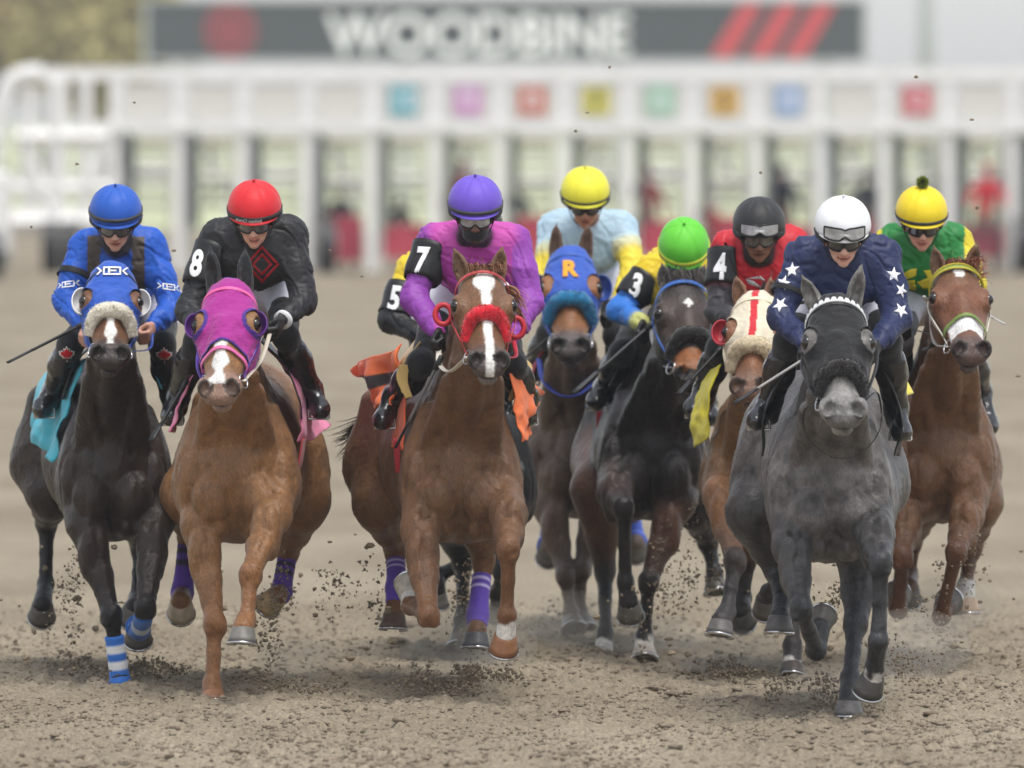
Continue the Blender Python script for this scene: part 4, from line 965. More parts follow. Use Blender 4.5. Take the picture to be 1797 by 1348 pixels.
def build_assistant(u, y, vtop, jacket, trousers, label, lean=0, arm=0):
    s = F / y; b = P(u, 181, y); b[2] = 0; hgt = HC - (vtop - 181) / F * y; k = hgt / 1.78; o = b
    q = lambda x, yy, z: o + np.array([x * k, yy * k, z * k]); sk = srgb('#b98e74')
    hd = [Ell(q(lean, 0, 1.66), (.075 * k, .09 * k, .11 * k), None, .03, sk), Cone(q(lean * .9, 0, 1.45), q(lean, 0, 1.58), .055 * k, .05 * k, .03, sk)]
    tor = [Cone(q(lean * .8, 0, 1.38), q(0, 0, .98), .17 * k, .145 * k, .05, jacket, (0, 1, 0), .7)]
    for s_ in (-1, 1):
        e = q(s_ * .30 + lean * .6, -.05, 1.15 + arm * .2); w = q(s_ * (.30 - .1 * arm), -.25, 1.0 + arm * .45)
        tor += [Cone(q(s_ * .19 + lean * .8, 0, 1.42), e, .062 * k, .05 * k, .04, jacket), Cone(e, w, .05 * k, .036 * k, .03, jacket)]; hd.append(Ell(w + (w - e) * .22, (.04 * k, .045 * k, .05 * k), None, .01, sk))
    leg = []
    for s_ in (-1, 1): leg += [Cone(q(s_ * .10, 0, .95), q(s_ * .13, -.03, .5), .09 * k, .065 * k, .03, trousers), Cone(q(s_ * .13, -.03, .5), q(s_ * .14, .02, .10), .062 * k, .045 * k, .03, trousers), Ell(q(s_ * .14, -.06, .045), (.05 * k, .13 * k, .05 * k), None, .02, (.02, .02, .02))]
    root = empty('person', b, label, 'gate assistant', 'assistants working in the starting gate')
    body = hd + [Cone(q(lean * .8, 0, 1.38), q(0, 0, .9), .11 * k, .11 * k, .05, sk)] + [Cone(q(s_ * .1, 0, .95), q(s_ * .14, 0, .08), .05 * k, .03 * k, .03, sk) for s_ in (-1, 1)]
    V, Q = extract(body, .02); mesh('body', V, Q, M_SKIN, root, cols=vcols(body, V))
    V, Q = extract(tor, .02); mesh('jacket', V, Q, M_CLOTH, root, cols=np.tile(jacket, (len(V), 1))); V, Q = extract(leg, .02); mesh('trousers', V, Q, M_CLOTH, root, cols=vcols(leg, V))
    cp = [Ell(q(lean, .01, 1.71), (.098 * k, .115 * k, .10 * k), None, .02, jacket), Ell(q(lean, -.07, 1.68), (.07 * k, .07 * k, .015 * k), None, .02, jacket)]
    V, Q = extract(cp, .016); mesh('cap', V, Q, M_CLOTH, root, cols=np.tile(np.array(jacket) * .6, (len(V), 1)))
def build_setting():
    build_ground(); build_gate(); build_board(); build_rail(); build_truck()
    for a in [(-10, 420, 12, 5.6, c3('#b0a070'), 'tan leafed tree at the far left edge behind the gate', 1), (85, 430, 11.5, 6.4, c3('#b3a268'), 'tallest tan leafed tree, second from the left behind the gate', 2),
              (190, 410, 9.5, 4.6, c3('#a89c6a'), 'slim yellow tan tree just left of the dark board', 3)]: build_tree(*a)
    g = P(1625, 440, 320); root = empty('light_pole', (g[0], 320, 0), 'pale grey pole rising into the sky right of the dark board', 'pole')
    v, f = tube_geo([(g[0], 320, 0), (g[0], 320, 5), (g[0], 320, 14)], [.24, .20, .14], 14); mesh('pole', v, f, mat('post_grey'), root)
    v, f = box((g[0], 319.8, 14.1), 1.6, .5, .35); mesh('lamp_head', v, f, mat('post_grey'), root, smooth=False)
    red = c3('#b3202e'); navy = c3('#2b3040'); dk = c3('#35343a')
    for a in [(812, 174.6, 285, red, dk, 'assistant in a red jacket in the stall behind the purple cap'), (905, 174.9, 318, navy, dk, 'assistant in a dark navy jacket in the stall right of the purple cap'),
              (1133, 174.7, 292, red, dk, 'assistant in a red jacket in the stall above the green cap'), (1240, 174.5, 345, red, dk, 'shorter assistant in a red jacket between the green and black caps', .04),
              (1372, 174.8, 290, navy, dk, 'assistant in dark clothes in the stall between the black and white caps'), (1728, 173.2, 288, red, dk, 'assistant in a red jacket standing at the far right of the gate', .05, .3),
              (598, 174.8, 330, navy, dk, 'assistant in a navy jacket in the stall between the red and purple caps'), (702, 174.7, 345, c3('#3a3d44'), dk, 'assistant in a charcoal jacket just left of the purple cap'),
              (1010, 174.6, 352, red, dk, 'assistant in a red jacket low behind the plain yellow cap'), (1520, 174.7, 300, c3('#50545c'), dk, 'assistant in a grey jacket in the stall just right of the white cap'), (1640, 174.6, 340, red, dk, 'assistant in a red jacket behind the yellow cap with the pompom')]: build_assistant(*a)

def build_haze():
    bm = bmesh.new(); bmesh.ops.create_cube(bm, size=1); me = bpy.data.meshes.new('haze'); bm.to_mesh(me); bm.free(); o = bpy.data.objects.new('haze', me); COL.objects.link(o)
    o.scale = (1000, 1700, 21); o.location = (0, 770, 9.4); m = bpy.data.materials.new('haze_air'); m.use_nodes = True; nt = m.node_tree; nt.nodes.clear(); ou = nt.nodes.new('ShaderNodeOutputMaterial'); v = nt.nodes.new('ShaderNodeVolumePrincipled')
    v.inputs['Color'].default_value = (.93, .95, .98, 1); v.inputs['Density'].default_value = .0004; v.inputs['Anisotropy'].default_value = .2; nt.links.new(v.outputs[0], ou.inputs['Volume']); me.materials.append(m); tag(o, 'thin pale dusty air over the track', 'haze', kind='stuff'); m.cycles.homogeneous_volume = True

def build_dust():
    bm = bmesh.new()
    for u, v, y, a, b in [(800, 1120, 50.9, .26, .17), (870, 1130, 52.3, .20, .2), (1010, 1090, 54.3, .24, .15), (1480, 1200, 48.9, .26, .10), (1600, 1130, 50.3, .28, .16), (1290, 1150, 52.2, .30, .12), (520, 1160, 51.0, .20, .11), (1670, 1060, 52.6, .24, .14), (1150, 1120, 54.2, .26, .12)]:
        c = P(u, v, y); bmesh.ops.create_icosphere(bm, subdivisions=3, radius=1, matrix=Matrix.Translation(Vector(c)) @ Matrix.Diagonal((a, a * 1.2, b, 1)))
    me = bpy.data.meshes.new('dust'); bm.to_mesh(me); bm.free(); o = bpy.data.objects.new('dust', me); COL.objects.link(o); m = bpy.data.materials.new('dust_air'); m.use_nodes = True; nt = m.node_tree; nt.nodes.clear()
    ou = nt.nodes.new('ShaderNodeOutputMaterial'); v = nt.nodes.new('ShaderNodeVolumePrincipled'); v.inputs['Color'].default_value = (.80, .74, .64, 1); v.inputs['Density'].default_value = .75; nt.links.new(v.outputs[0], ou.inputs['Volume']); me.materials.append(m)
    tag(o, 'pale dust hanging low around the hooves', 'dust', kind='stuff')
# ---------------------------------------------------------------- the field: nine horses and their riders
def bl(w0, w1, l0, l1, off=0, star=0):
    def f(l):
        r = np.where((l > l0) & (l < l1), w0 + (w1 - w0) * (l - l0) / (l1 - l0) + .006 * np.sin(l * 60), -1.0)
        r = np.where(np.abs(l - star) < .035, r * 1.0 + .010, r) if star else r
        return r, off
    return f
def shadow_none(*a): return None
HB = .0095; HFAR = .012
M_MUZ = c3('#4a413c')
ONLY = None

def horse_A():
    blk = c3('#2f241e')
    S = Horse(y=51.07, label='dark brown horse in a blue hood with white symbol, leftmost of the field', coat=blk, legcol=c3('#191616'), face=c3('#6d4a33'), muzzle=c3('#3d3431'), chin=c3('#4d433e'), dapple=.10,
        poll=(197, 462), poll_dy=-.28, nose=(200, 655), hl=.64, yaw=4, ears=(None, None), show_ears=False, chest=(200, 800), rump=(142, 762), hw=.222, rw=.245,
        blaze=bl(.022, .016, .36, .53), legs={
            'LF': dict(p=[(152, 925, .10), (196, 1082, -.05), (210, 1188, -.02), (218, 1240, -.08)], wrap=dict(t=(.32, 1), col=lambda t: (.75, .75, .75) if .10 < t < .19 or .30 < t < .40 else c3('#2e6cc0'))),
            'RF': dict(p=[(272, 915, .12), (255, 1068, -.22), (246, 1105, .12), (243, 1120, .22)], ax=(0, .6, -.7), wrap=dict(t=(.2, 1), col=lambda t: (.6, .65, .7) if .25 < t < .4 else c3('#2e6cc0'))),
            'LH': dict(p=[(92, 860, 1.25), (82, 915, 1.75), (80, 1025, 1.70), (74, 1078, 1.62)], ax=(-.05, .75, -.6)),
            'RH': dict(p=[(225, 860, 1.3), (248, 960, 1.7), (242, 1050, 1.6), (228, 1088, 1.5)], ax=(-.3, .5, -.8))})
    build_horse(S, HB)
    blue = c3('#2a55b0')
    hood(S, blue, .335, holes=.046, curve=-.15, trim=c3('#234a9c'))
    em = [[(-.7, .35), (.7, .35), (.7, .22), (-.7, .22)], [(-.7, -.35), (.7, -.35), (.7, -.22), (-.7, -.22)], [(-.7, -.22), (-.56, -.22), (-.56, .22), (-.7, .22)], [(.56, -.22), (.7, -.22), (.7, .22), (.56, .22)], [(-.3, -.22), (-.15, -.22), (-.15, .22), (-.3, .22)],
          [(-.3, -.06), (.35, -.06), (.35, .06), (-.3, .06)], [(-1.25, .3), (-1.1, .34), (-.75, 0), (-.85, -.08)], [(-1.25, -.3), (-1.1, -.34), (-.75, 0), (-.85, .08)], [(1.25, .3), (1.1, .34), (.75, 0), (.85, -.08)], [(1.25, -.3), (1.1, -.34), (.75, 0), (.85, .08)]]
    decal('hood_emblem', flat_geo(em, .012, .058), hp(S, .085, 0, .012), (0, -1, .1), (0, 0, 1), [p for p in S.headp if p.op == 'u'], M_DECAL, S.root, (.78, .78, .78), off=.016)
    for s in (-1, 1): eye_cup(S, s, (.70, .70, .70), r=.058, out=.006)
    noseband_fur(S, c3('#dcd5c4'), l=.345, r=.034, span=.082)
    bridle(S, c3('#2a55b0'), w=.018, browband=c3('#2b3f6a'))
    cl = c3('#43a9bd')
    sheet('saddle_cloth', [px(S, [(150, 628, .45), (118, 650, .75), (80, 655, 1.15)]), px(S, [(140, 660, .35), (95, 690, .70), (60, 690, 1.1)]), px(S, [(118, 725, .34), (88, 745, .65), (48, 735, 1.0)]), px(S, [(92, 812, .40), (75, 790, .65), (48, 768, .95)])], M_CLOTH, S.root, cl, rip=.035, seed=1)
    sheet('saddle_cloth', [px(S, [(262, 622, .45), (285, 640, .75), (300, 655, 1.1)]), px(S, [(284, 680, .42), (298, 690, .7), (306, 700, 1.0)])], M_CLOTH, S.root, cl, rip=.02, seed=2)
    sheet('saddle', [px(S, [(170, 600, .45), (175, 590, .70), (180, 585, 1.0)]), px(S, [(130, 640, .40), (128, 640, .65), (140, 630, 1.0)]), px(S, [(110, 700, .36), (108, 700, .6), (125, 690, .9)])], M_LEATHER, S.root, (.015, .015, .016), rip=.004, seed=3)
    R = Rider(y=51.07, helm=(203, 373), sh=((148, 435), (262, 432)), el=((116, 532), (302, 540)), wr=((150, 572), (268, 572)), arm=(1, 1), pel=(242, 512), kn=((124, 604), (284, 604)), an=((94, 690), (302, 700)), toe=((74, 722), (305, 730)),
        split=0.6, skin=c3('#c99a86'), silk=c3('#1f56b8'), breech=c3('#dddbe6'), thigh=(.014, .014, .016), cap=c3('#1d55b3'), band=(.05, .05, .055), glove=False, lens=M_LENS_G, label='jockey in blue silks and blue cap on the leftmost dark horse', collar=c3('#3a3431'))
    def sf(S_, V, rel, cc, sh, el, wr):                       # dark vest edges under the silks
        m = (np.abs(np.abs(rel[:, 0]) - .10) < .028) & (rel[:, 2] < .05) & (rel[:, 1] < -.02); cc[m] = c3('#4a4038'); return cc
    R.silkfn = sf; build_rider(R)
    armband(R, 0, '', .46, .56, digit=False)
    e2 = flat_geo(em, .012, .042)
    for i, ox in ((0, -.25), (1, .35)):
        a, b = R.shp[i], R.elp[i]; decal('sleeve_emblem', e2, a + (b - a) * .68, (ox, -1, .1), (0.15 * (1 if i else -1), 0, 1), R.tree, M_DECAL, R.root, (.80, .80, .82), off=.012)
    leaf = [[(0, 1), (.18, .62), (.42, .72), (.34, .25), (.62, .5), (.7, .35), (1, .36), (.88, .08), (1, 0), (.5, -.38), (.56, -.55), (.06, -.47), (.06, -.95), (-.06, -.95), (-.06, -.47), (-.56, -.55), (-.5, -.38), (-1, 0), (-.88, .08), (-1, .36), (-.7, .35), (-.62, .5), (-.34, .25), (-.42, .72), (-.18, .62)]]
    for u, v in ((117, 622), (288, 624)):
        c = R.p(u, v, .30); decal('leaf_patch', flat_geo(leaf, .012, .038), c, (0, -1, 0), (0, 0, 1), R.legp, M_DECAL, R.root, (.75, .75, .75), off=.006); decal('leaf_patch', flat_geo(leaf, .012, .030), c, (0, -1, 0), (0, 0, 1), R.legp, M_DECAL, R.root, c3('#c01828'), off=.0085)
    rein(S, [hp(S, .475, .07, -.10), (262, 612, -.1), (268, 585, .03)], col=c3('#1d3f8f')); rein(S, [hp(S, .475, -.07, -.10), (150, 600, -.1), (152, 578, .03)], col=c3('#1d3f8f'))
    whip(51.07, (142, 571), (14, 636), .0, -.25, 'thin black whip held out to the left by the rider in blue')

def horse_B():
    ct = c3('#7f5b3a')
    S = Horse(y=49.9, label='light chestnut horse in a magenta hood with black ear covers', coat=ct, legcol=c3('#7f5736'), face=c3('#8a633f'), muzzle=c3('#8b6f60'), chin=c3('#937666'), dapple=.04,
        poll=(402, 490), poll_dy=-.30, nose=(386, 716), hl=.68, yaw=-10, roll=2, ears=((368, 428), (430, 430)), earcol=(.022, .022, .024), chest=(415, 800), rump=(445, 770), hw=.245, rw=.285,
        blaze=bl(.024, .022, .20, .56, -.004), legs={
            'LF': dict(p=[(352, 925, .14), (377, 1095, -.06), (372, 1200, -.10), (376, 1243, -.16)], hc=c3('#8a6046')),
            'RF': dict(p=[(478, 905, -.05), (440, 1008, -.42), (432, 1090, -.50), (425, 1132, -.58)], hc=c3('#6d6a64'), ax=(-.05, -.18, -1)),
            'LH': dict(p=[(330, 870, 1.3), (330, 940, 1.65), (320, 1040, 1.60), (318, 1072, 1.52)], ax=(0, .75, -.6), hc=c3('#b5a58c'), wrap=dict(t=(.15, .9), col=lambda t: (.03, .02, .05) if .08 < t < .16 or .24 < t < .32 else c3('#5a36a0'))),
            'RH': dict(p=[(530, 880, 1.25), (506, 968, 1.6), (493, 1040, 1.5), (472, 1062, 1.46)], ax=(-.5, .6, -.6), hc=c3('#a78b63'), wrap=dict(t=(.2, .9), col=lambda t: (.03, .02, .05) if .10 < t < .18 or .26 < t < .34 else c3('#5a36a0')))})
    build_horse(S, HB)
    mg = c3('#a02a86')
    hood(S, mg, .345, holes=.044, curve=.25, trim=c3('#472a80'))
    for s in (-1, 1): eye_cup(S, s, c3('#5b2b7c'), r=.050, out=.008)
    bridle(S, c3('#5a3aa0'), noseband=c3('#d6679f'), browband=c3('#e05c9a'), w=.018)
    cl = c3('#d982a4')
    sheet('saddle_cloth', [px(S, [(470, 612, .5), (498, 620, .8), (500, 628, 1.1)]), px(S, [(512, 660, .40), (530, 670, .75), (530, 680, 1.1)]), px(S, [(528, 740, .36), (545, 735, .75), (560, 730, 1.1)]), px(S, [(520, 775, .36), (548, 772, .70), (582, 742, 1.05)])], M_CLOTH, S.root, cl, rip=.02, seed=5)
    sheet('saddle_cloth', [px(S, [(360, 625, .5), (345, 640, .8)]), px(S, [(335, 665, .40), (322, 680, .7)]), px(S, [(316, 715, .38), (306, 720, .7)]), px(S, [(302, 760, .38), (300, 755, .7)])], M_CLOTH, S.root, cl, rip=.02, seed=6)
    sheet('saddle', [px(S, [(458, 600, .45), (462, 590, .8)]), px(S, [(500, 640, .38), (505, 640, .75)]), px(S, [(524, 700, .34), (530, 700, .7)]), px(S, [(528, 735, .33), (534, 735, .65)])], M_LEATHER, S.root, (.014, .014, .015), rip=.004)
    sheet('girth', [px(S, [(530, 770, .30), (536, 770, .42)]), px(S, [(524, 810, .30), (530, 812, .42)]), px(S, [(512, 842, .30), (518, 846, .42)])], M_CLOTH, S.root, c3('#b0303a'), rip=.0)
    R = Rider(y=49.9, helm=(447, 366), sh=((380, 420), (510, 412)), el=((332, 545), (533, 530)), wr=((352, 575), (492, 565)), arm=(1, 1), pel=(455, 490), kn=((345, 600), (500, 588)), an=((312, 700), (548, 690)), toe=((300, 735), (562, 724)),
        split=0.5, skin=c3('#d2a08a'), silk=(.020, .020, .022), breech=c3('#d9d5e2'), thigh=(.012, .012, .013), cap=c3('#cf1f28'), band=(.016, .016, .017), bandz=-.006, bandw=.020, lens=M_LENS_G, hyaw=-3, label='jockey in black silks and red cap on the light chestnut horse')
    build_rider(R); R.digit_x = -.022; armband(R, 0, '8', .10, .66, roll=-12)
    R.dx = 0
    dia = lambda r: [(0, r), (r * .9, 0), (0, -r), (-r * .9, 0)]
    ring = [[(0, r1), (r1 * .9, 0), (r2 * .9, 0), (0, r2)] for r1, r2 in ((1, .8), (.62, .42))]; pol = []
    for q in ring:
        for sx, sy in ((1, 1), (-1, 1), (1, -1), (-1, -1)): pol.append([(x * sx, y * sy) for x, y in (q if sx * sy > 0 else q[::-1])])
    decal('chest_emblem', flat_geo(pol, .02, .085), R.ms + np.array([.04, -.05, -.12]), (0, -1, 0), (0, 0, 1), R.tree, M_DECAL, R.root, c3('#9c1c22'), off=.012)
    # lettering on the cap band
    R_, F_, U_ = R.fr; V, f = text_geo('Jockeys Canada', .020, None); c = R.hc
    V = [c + F_ * (.1535 * math.cos(x / .13 + .15)) + R_ * (.1275 * math.sin(x / .13 + .15)) + U_ * (.014 + y) for x, y, _ in V]; mesh('band_lettering', V, f, M_WHITEINK, R.root, smooth=False)
    cp = R.wrp[1] * .93 + R.elp[1] * .07; v, f = tube_geo([cp, cp + nrm(R.elp[1] - R.wrp[1]) * .02], .043, 16); mesh('wristband', v, f, M_CLOTH, R.root, cols=np.tile((.7, .7, .7), (len(v), 1)))
    rein(S, [hp(S, .475, .07, -.10), (458, 632, -.3), (475, 580, .03)], col=c3('#c9bfb0'), r=.010); rein(S, [hp(S, .475, -.07, -.10), (346, 640, -.2), (352, 588, .03)], col=c3('#5a3aa0'))
    whip(49.9, (322, 678), (265, 773), .25, .0, 'black whip pointing down beside the shoulder of the light chestnut horse')

def horse_C():
    ct = c3('#6c4d34')
    S = Horse(y=49.7, label='chestnut horse with white blaze and fluffy red noseband in the middle', coat=ct, legcol=c3('#6f4c31'), face=c3('#704e34'), muzzle=c3('#51453f'), chin=c3('#74675e'), dapple=.07,
        poll=(845, 466), poll_dy=-.32, nose=(862, 668), hl=.65, yaw=8, roll=-3, ears=((795, 432), (882, 428)), chest=(808, 800), rump=(737, 770), hw=.23, rw=.28,
        legs={
            'LF': dict(p=[(738, 930, .02), (752, 1082, -.30), (722, 1062, .12), (718, 1030, .24)], ax=(-.1, .8, .55), coronet=.10, hc=c3('#a39c90')),
            'RF': dict(p=[(893, 905, -.10), (892, 965, -.42), (890, 1078, -.36), (884, 1140, -.30)], ax=(-.1, .45, -.8), hc=c3('#8b5f40'), coronet=.095),
            'LH': dict(p=[(668, 880, 1.2), (694, 965, 1.5), (696, 1032, 1.40), (690, 1106, 1.32)], ax=(-.05, -.15, -1), hc=c3('#5e4c3f'), wrap=dict(t=(.28, .9), col=lambda t: (.55, .5, .75) if .05 < t < .11 or .18 < t < .22 else c3('#5b3fa6'))),
            'RH': dict(p=[(838, 880, 1.1), (848, 985, 1.3), (838, 1082, 1.15), (835, 1140, 1.05)], ax=(-.03, -.2, -1), hc=c3('#55565a'), wrap=dict(t=(.28, .9), col=lambda t: (.55, .5, .75) if .05 < t < .11 or .18 < t < .22 else c3('#5b3fa6')))})
    def blz(l):
        r = np.where((l > .07) & (l < .56), .018, -1.0); r = np.where((l > .07) & (l < .17), .018 + .022 * np.sin((l - .07) / .10 * math.pi) ** .6, r); r = np.where(l > .38, .014, r); return r, .004
    S.blaze = blz; build_horse(S, HB)
    strands('tail', px(S, [(640, 730, 2.0), (634, 745, 2.05)]), px(S, [(584, 768, 2.3), (600, 800, 2.35)]), (0, .05, -.03), 120, c3('#4a3528'), S.root, 6, w=.004, spread=.035)
    red = c3('#b5222f'); bridle(S, c3('#b0343a'), browband=c3('#b9474a'), w=.017)
    noseband_fur(S, c3('#d02030'), l=.335, r=.032, span=.072, l1=.40)
    fz = [hp(S, .06, w, -.02) for w in (-.05, 0, .05)]; strands('forelock', [hp(S, .0, w, -.05) for w in (-.05, 0, .06)], [hp(S, .10, w, .03) for w in (-.04, 0.01, .10)], (0, -.02, .05), 140, c3('#8a6045'), S.root, 3, w=.003)
    strands('mane', [hp(S, .02, .07, -.12), hp(S, .04, .09, -.2)], [hp(S, .14, .15, -.10), hp(S, .2, .17, -.2)], (.03, 0, .03), 90, c3('#8a6045'), S.root, 4)
    for s, c0 in ((-1, (778, 552)), (1, (905, 575))):                     # red rolls hanging off the cheek pieces
        c = S.p(*c0, -.40); C = [c + np.array([.036 * math.cos(a), .01 * math.sin(a), .042 * math.sin(a)]) for a in np.linspace(0, 2 * math.pi, 24)]; v, f = tube_geo(C, .012, 8, cap=False, up=(0, 1, 0)); mesh('cheek_roll', v, f, M_LEATHER, S.root, cols=np.tile(red, (len(v), 1)))
    og = c3('#fa8048')
    def cf(uv, cols): m = (np.abs(uv[:, 0] - .45) < .09) & (uv[:, 1] > .25) & (uv[:, 1] < .85); cols[m] = c3('#3c3a3c'); return cols
    sheet('saddle_cloth', [px(S, [(708, 604, .55), (665, 622, .85), (628, 635, 1.15)]), px(S, [(705, 635, .50), (665, 655, .85), (620, 655, 1.25)]), px(S, [(700, 670, .50), (672, 690, .85), (650, 682, 1.2)]), px(S, [(694, 712, .50), (680, 705, .80), (672, 700, 1.1)])], M_CLOTH, S.root, og, rip=.075, freq=8, seed=9, colfn=cf)
    sheet('saddle_cloth', [px(S, [(722, 665, .45), (700, 670, .7)]), px(S, [(712, 720, .36), (694, 725, .65)]), px(S, [(704, 790, .34), (690, 785, .6)])], M_CLOTH, S.root, c3('#ea6a40'), rip=.02, seed=10)
    sheet('saddle_cloth', [px(S, [(896, 655, .30), (928, 668, .45), (956, 688, .75)]), px(S, [(902, 700, .26), (926, 700, .40), (944, 702, .7)]), px(S, [(908, 738, .24), (926, 736, .35), (936, 728, .6)]), px(S, [(912, 776, .24), (926, 772, .33), (934, 764, .5)])], M_CLOTH, S.root, og, rip=.035, freq=12, seed=11)
    tan = c3('#c9a96a'); sheet('saddle', [px(S, [(738, 600, .40), (734, 590, .8)]), px(S, [(704, 648, .36), (700, 640, .7)]), px(S, [(706, 690, .32), (702, 680, .6)])], M_LEATHER, S.root, tan, rip=.0)
    v = []; sheet('saddle_pad', [px(S, [(872, 640, .40), (890, 620, .6)]), px(S, [(905, 665, .36), (928, 640, .55)]), px(S, [(895, 704, .34), (926, 668, .52)])], M_CLOTH, S.root, tan, rip=.006, thick=.02)
    sheet('saddle_pad', [px(S, [(700, 640, .34), (718, 640, .34)]), px(S, [(696, 665, .34), (716, 672, .34)]), px(S, [(712, 700, .33), (724, 697, .33)])], M_CLOTH, S.root, tan, rip=.004, thick=.02)
    sheet('girth', [px(S, [(690, 770, .34), (702, 772, .34)]), px(S, [(694, 830, .40), (702, 830, .40)])], M_CLOTH, S.root, c3('#b0303a'), rip=0)
    R = Rider(y=49.7, helm=(834, 358), sh=((760, 425), (902, 425)), el=((727, 525), (930, 530)), wr=((768, 583), (900, 592)), arm=(1, 1), pel=(826, 500), kn=((738, 640), (900, 640)), an=((690, 700), (925, 700)), toe=((672, 742), (925, 735)),
        split=0.42, skin=c3('#6d4a3a'), silk=c3('#c04aa5'), sleeve=c3('#8a3fa0'), breech=c3('#d9d3de'), thigh=(.012, .012, .013), cap=c3('#6a4fc0'), band=(.05, .05, .055), bandz=-.002, bandw=.016, lens=M_LENS_C, pitch=18, beard=(.01, .01, .01), collar=(.012, .012, .013), label='jockey in pink and purple silks and purple cap on the middle chestnut horse')
    def sf(S_, V, rel, cc, sh, el, wr):
        m = (np.abs(rel[:, 0]) < .17) & (rel[:, 2] < -.02); cc[m] = c3('#a83c98'); return cc
    R.silkfn = sf; build_rider(R); armband(R, 0, '7', .08, .68, roll=-8)
    # face mask below the goggles
    R_, F_, U_ = R.fr; mk = [Ell(R.hc + F_ * .052 - U_ * .098, (.058, .066, .045), np.stack([R_, F_, U_], 1), .02, (.012, .012, .013))]; V, Q = extract(mk, .006); mesh('face_mask', V, Q, M_CLOTH, R.root, cols=np.tile((.012, .012, .014), (len(V), 1)))
    rein(S, [hp(S, .475, -.07, -.10), (790, 652, -.30), (772, 640, -.1), (770, 615, .0), (772, 592, .03)], col=c3('#d8d2c4'), r=.013); rein(S, [hp(S, .475, .07, -.10), (905, 625, -.3), (902, 598, .03)], col=red, r=.010)
    whip(49.7, (768, 640), (694, 786), -.12, -.05, 'black and white whip pointing down across the middle chestnut shoulder', grip=(.12, .11, .11))

def horse_D():
    S = Horse(y=52.8, label='black horse almost hidden behind the middle chestnut horse', coat=c3('#1d1b1c'), legcol=c3('#1e1d1e'), muzzle=c3('#262222'), chin=c3('#262222'), dapple=.08,
        poll=(820, 480), poll_dy=-.2, nose=(822, 640), hl=.62, yaw=0, ears=(None, None), show_ears=False, chest=(830, 815), rump=(800, 800), hw=.27, rw=.28,
        legs={'LF': dict(p=[(735, 900, .1), (718, 960, -.15), (765, 1020, 0), (766, 1060, .05)], hs=.9), 'RF': dict(p=[(890, 900, .1), (884, 1000, -.1), (872, 1040, .1), (878, 1078, .2)], ax=(0, .6, -.7)),
              'LH': dict(p=[(790, 900, 1.0), (812, 985, 1.1), (812, 1090, 1.0), (806, 1142, .9)]), 'RH': dict(p=[(880, 880, 1.3), (866, 960, 1.6), (770, 1010, 1.7), (760, 1050, 1.6)])})
    build_horse(S, HFAR); bridle(S, (.015, .015, .015), w=.018)
    sheet('saddle_cloth', [px(S, [(900, 660, .5), (925, 670, .8), (945, 690, 1.0)]), px(S, [(905, 700, .4), (925, 705, .7), (940, 716, .95)])], M_CLOTH, S.root, c3('#3fae68'), rip=.02, seed=3)
    R = Rider(y=52.8, helm=(838, 400), sh=((722, 474), (850, 470)), el=((687, 562), (880, 560)), wr=((760, 600), (850, 600)), arm=(1, 1), pel=(785, 530), kn=((740, 640), (860, 640)), an=((735, 710), (880, 700)), toe=((730, 735), (890, 735)),
        split=.4, skin=c3('#a07560'), silk=c3('#e3c634'), sleeve=(.016, .016, .018), breech=c3('#d9d5dc'), thigh=(.012, .012, .013), cap=(.016, .016, .016), lens=None, button=False, label='jockey with black sleeves and yellow shoulders mostly hidden behind the purple jockey')
    def sf(S_, V, rel, cc, sh, el, wr):
        m = V[:, 2] > sh[0][2] - .045; cc[m] = c3('#e3c634'); return cc
    R.silkfn = sf; R.sleeve_up = (.016, .016, .018); build_rider(R, .008); armband(R, 0, '5', .34, .92, roll=-8); R.dx = -.1
    rein(S, [hp(S, .475, -.07, -.10), (770, 630, -.2), (765, 605, .03)])

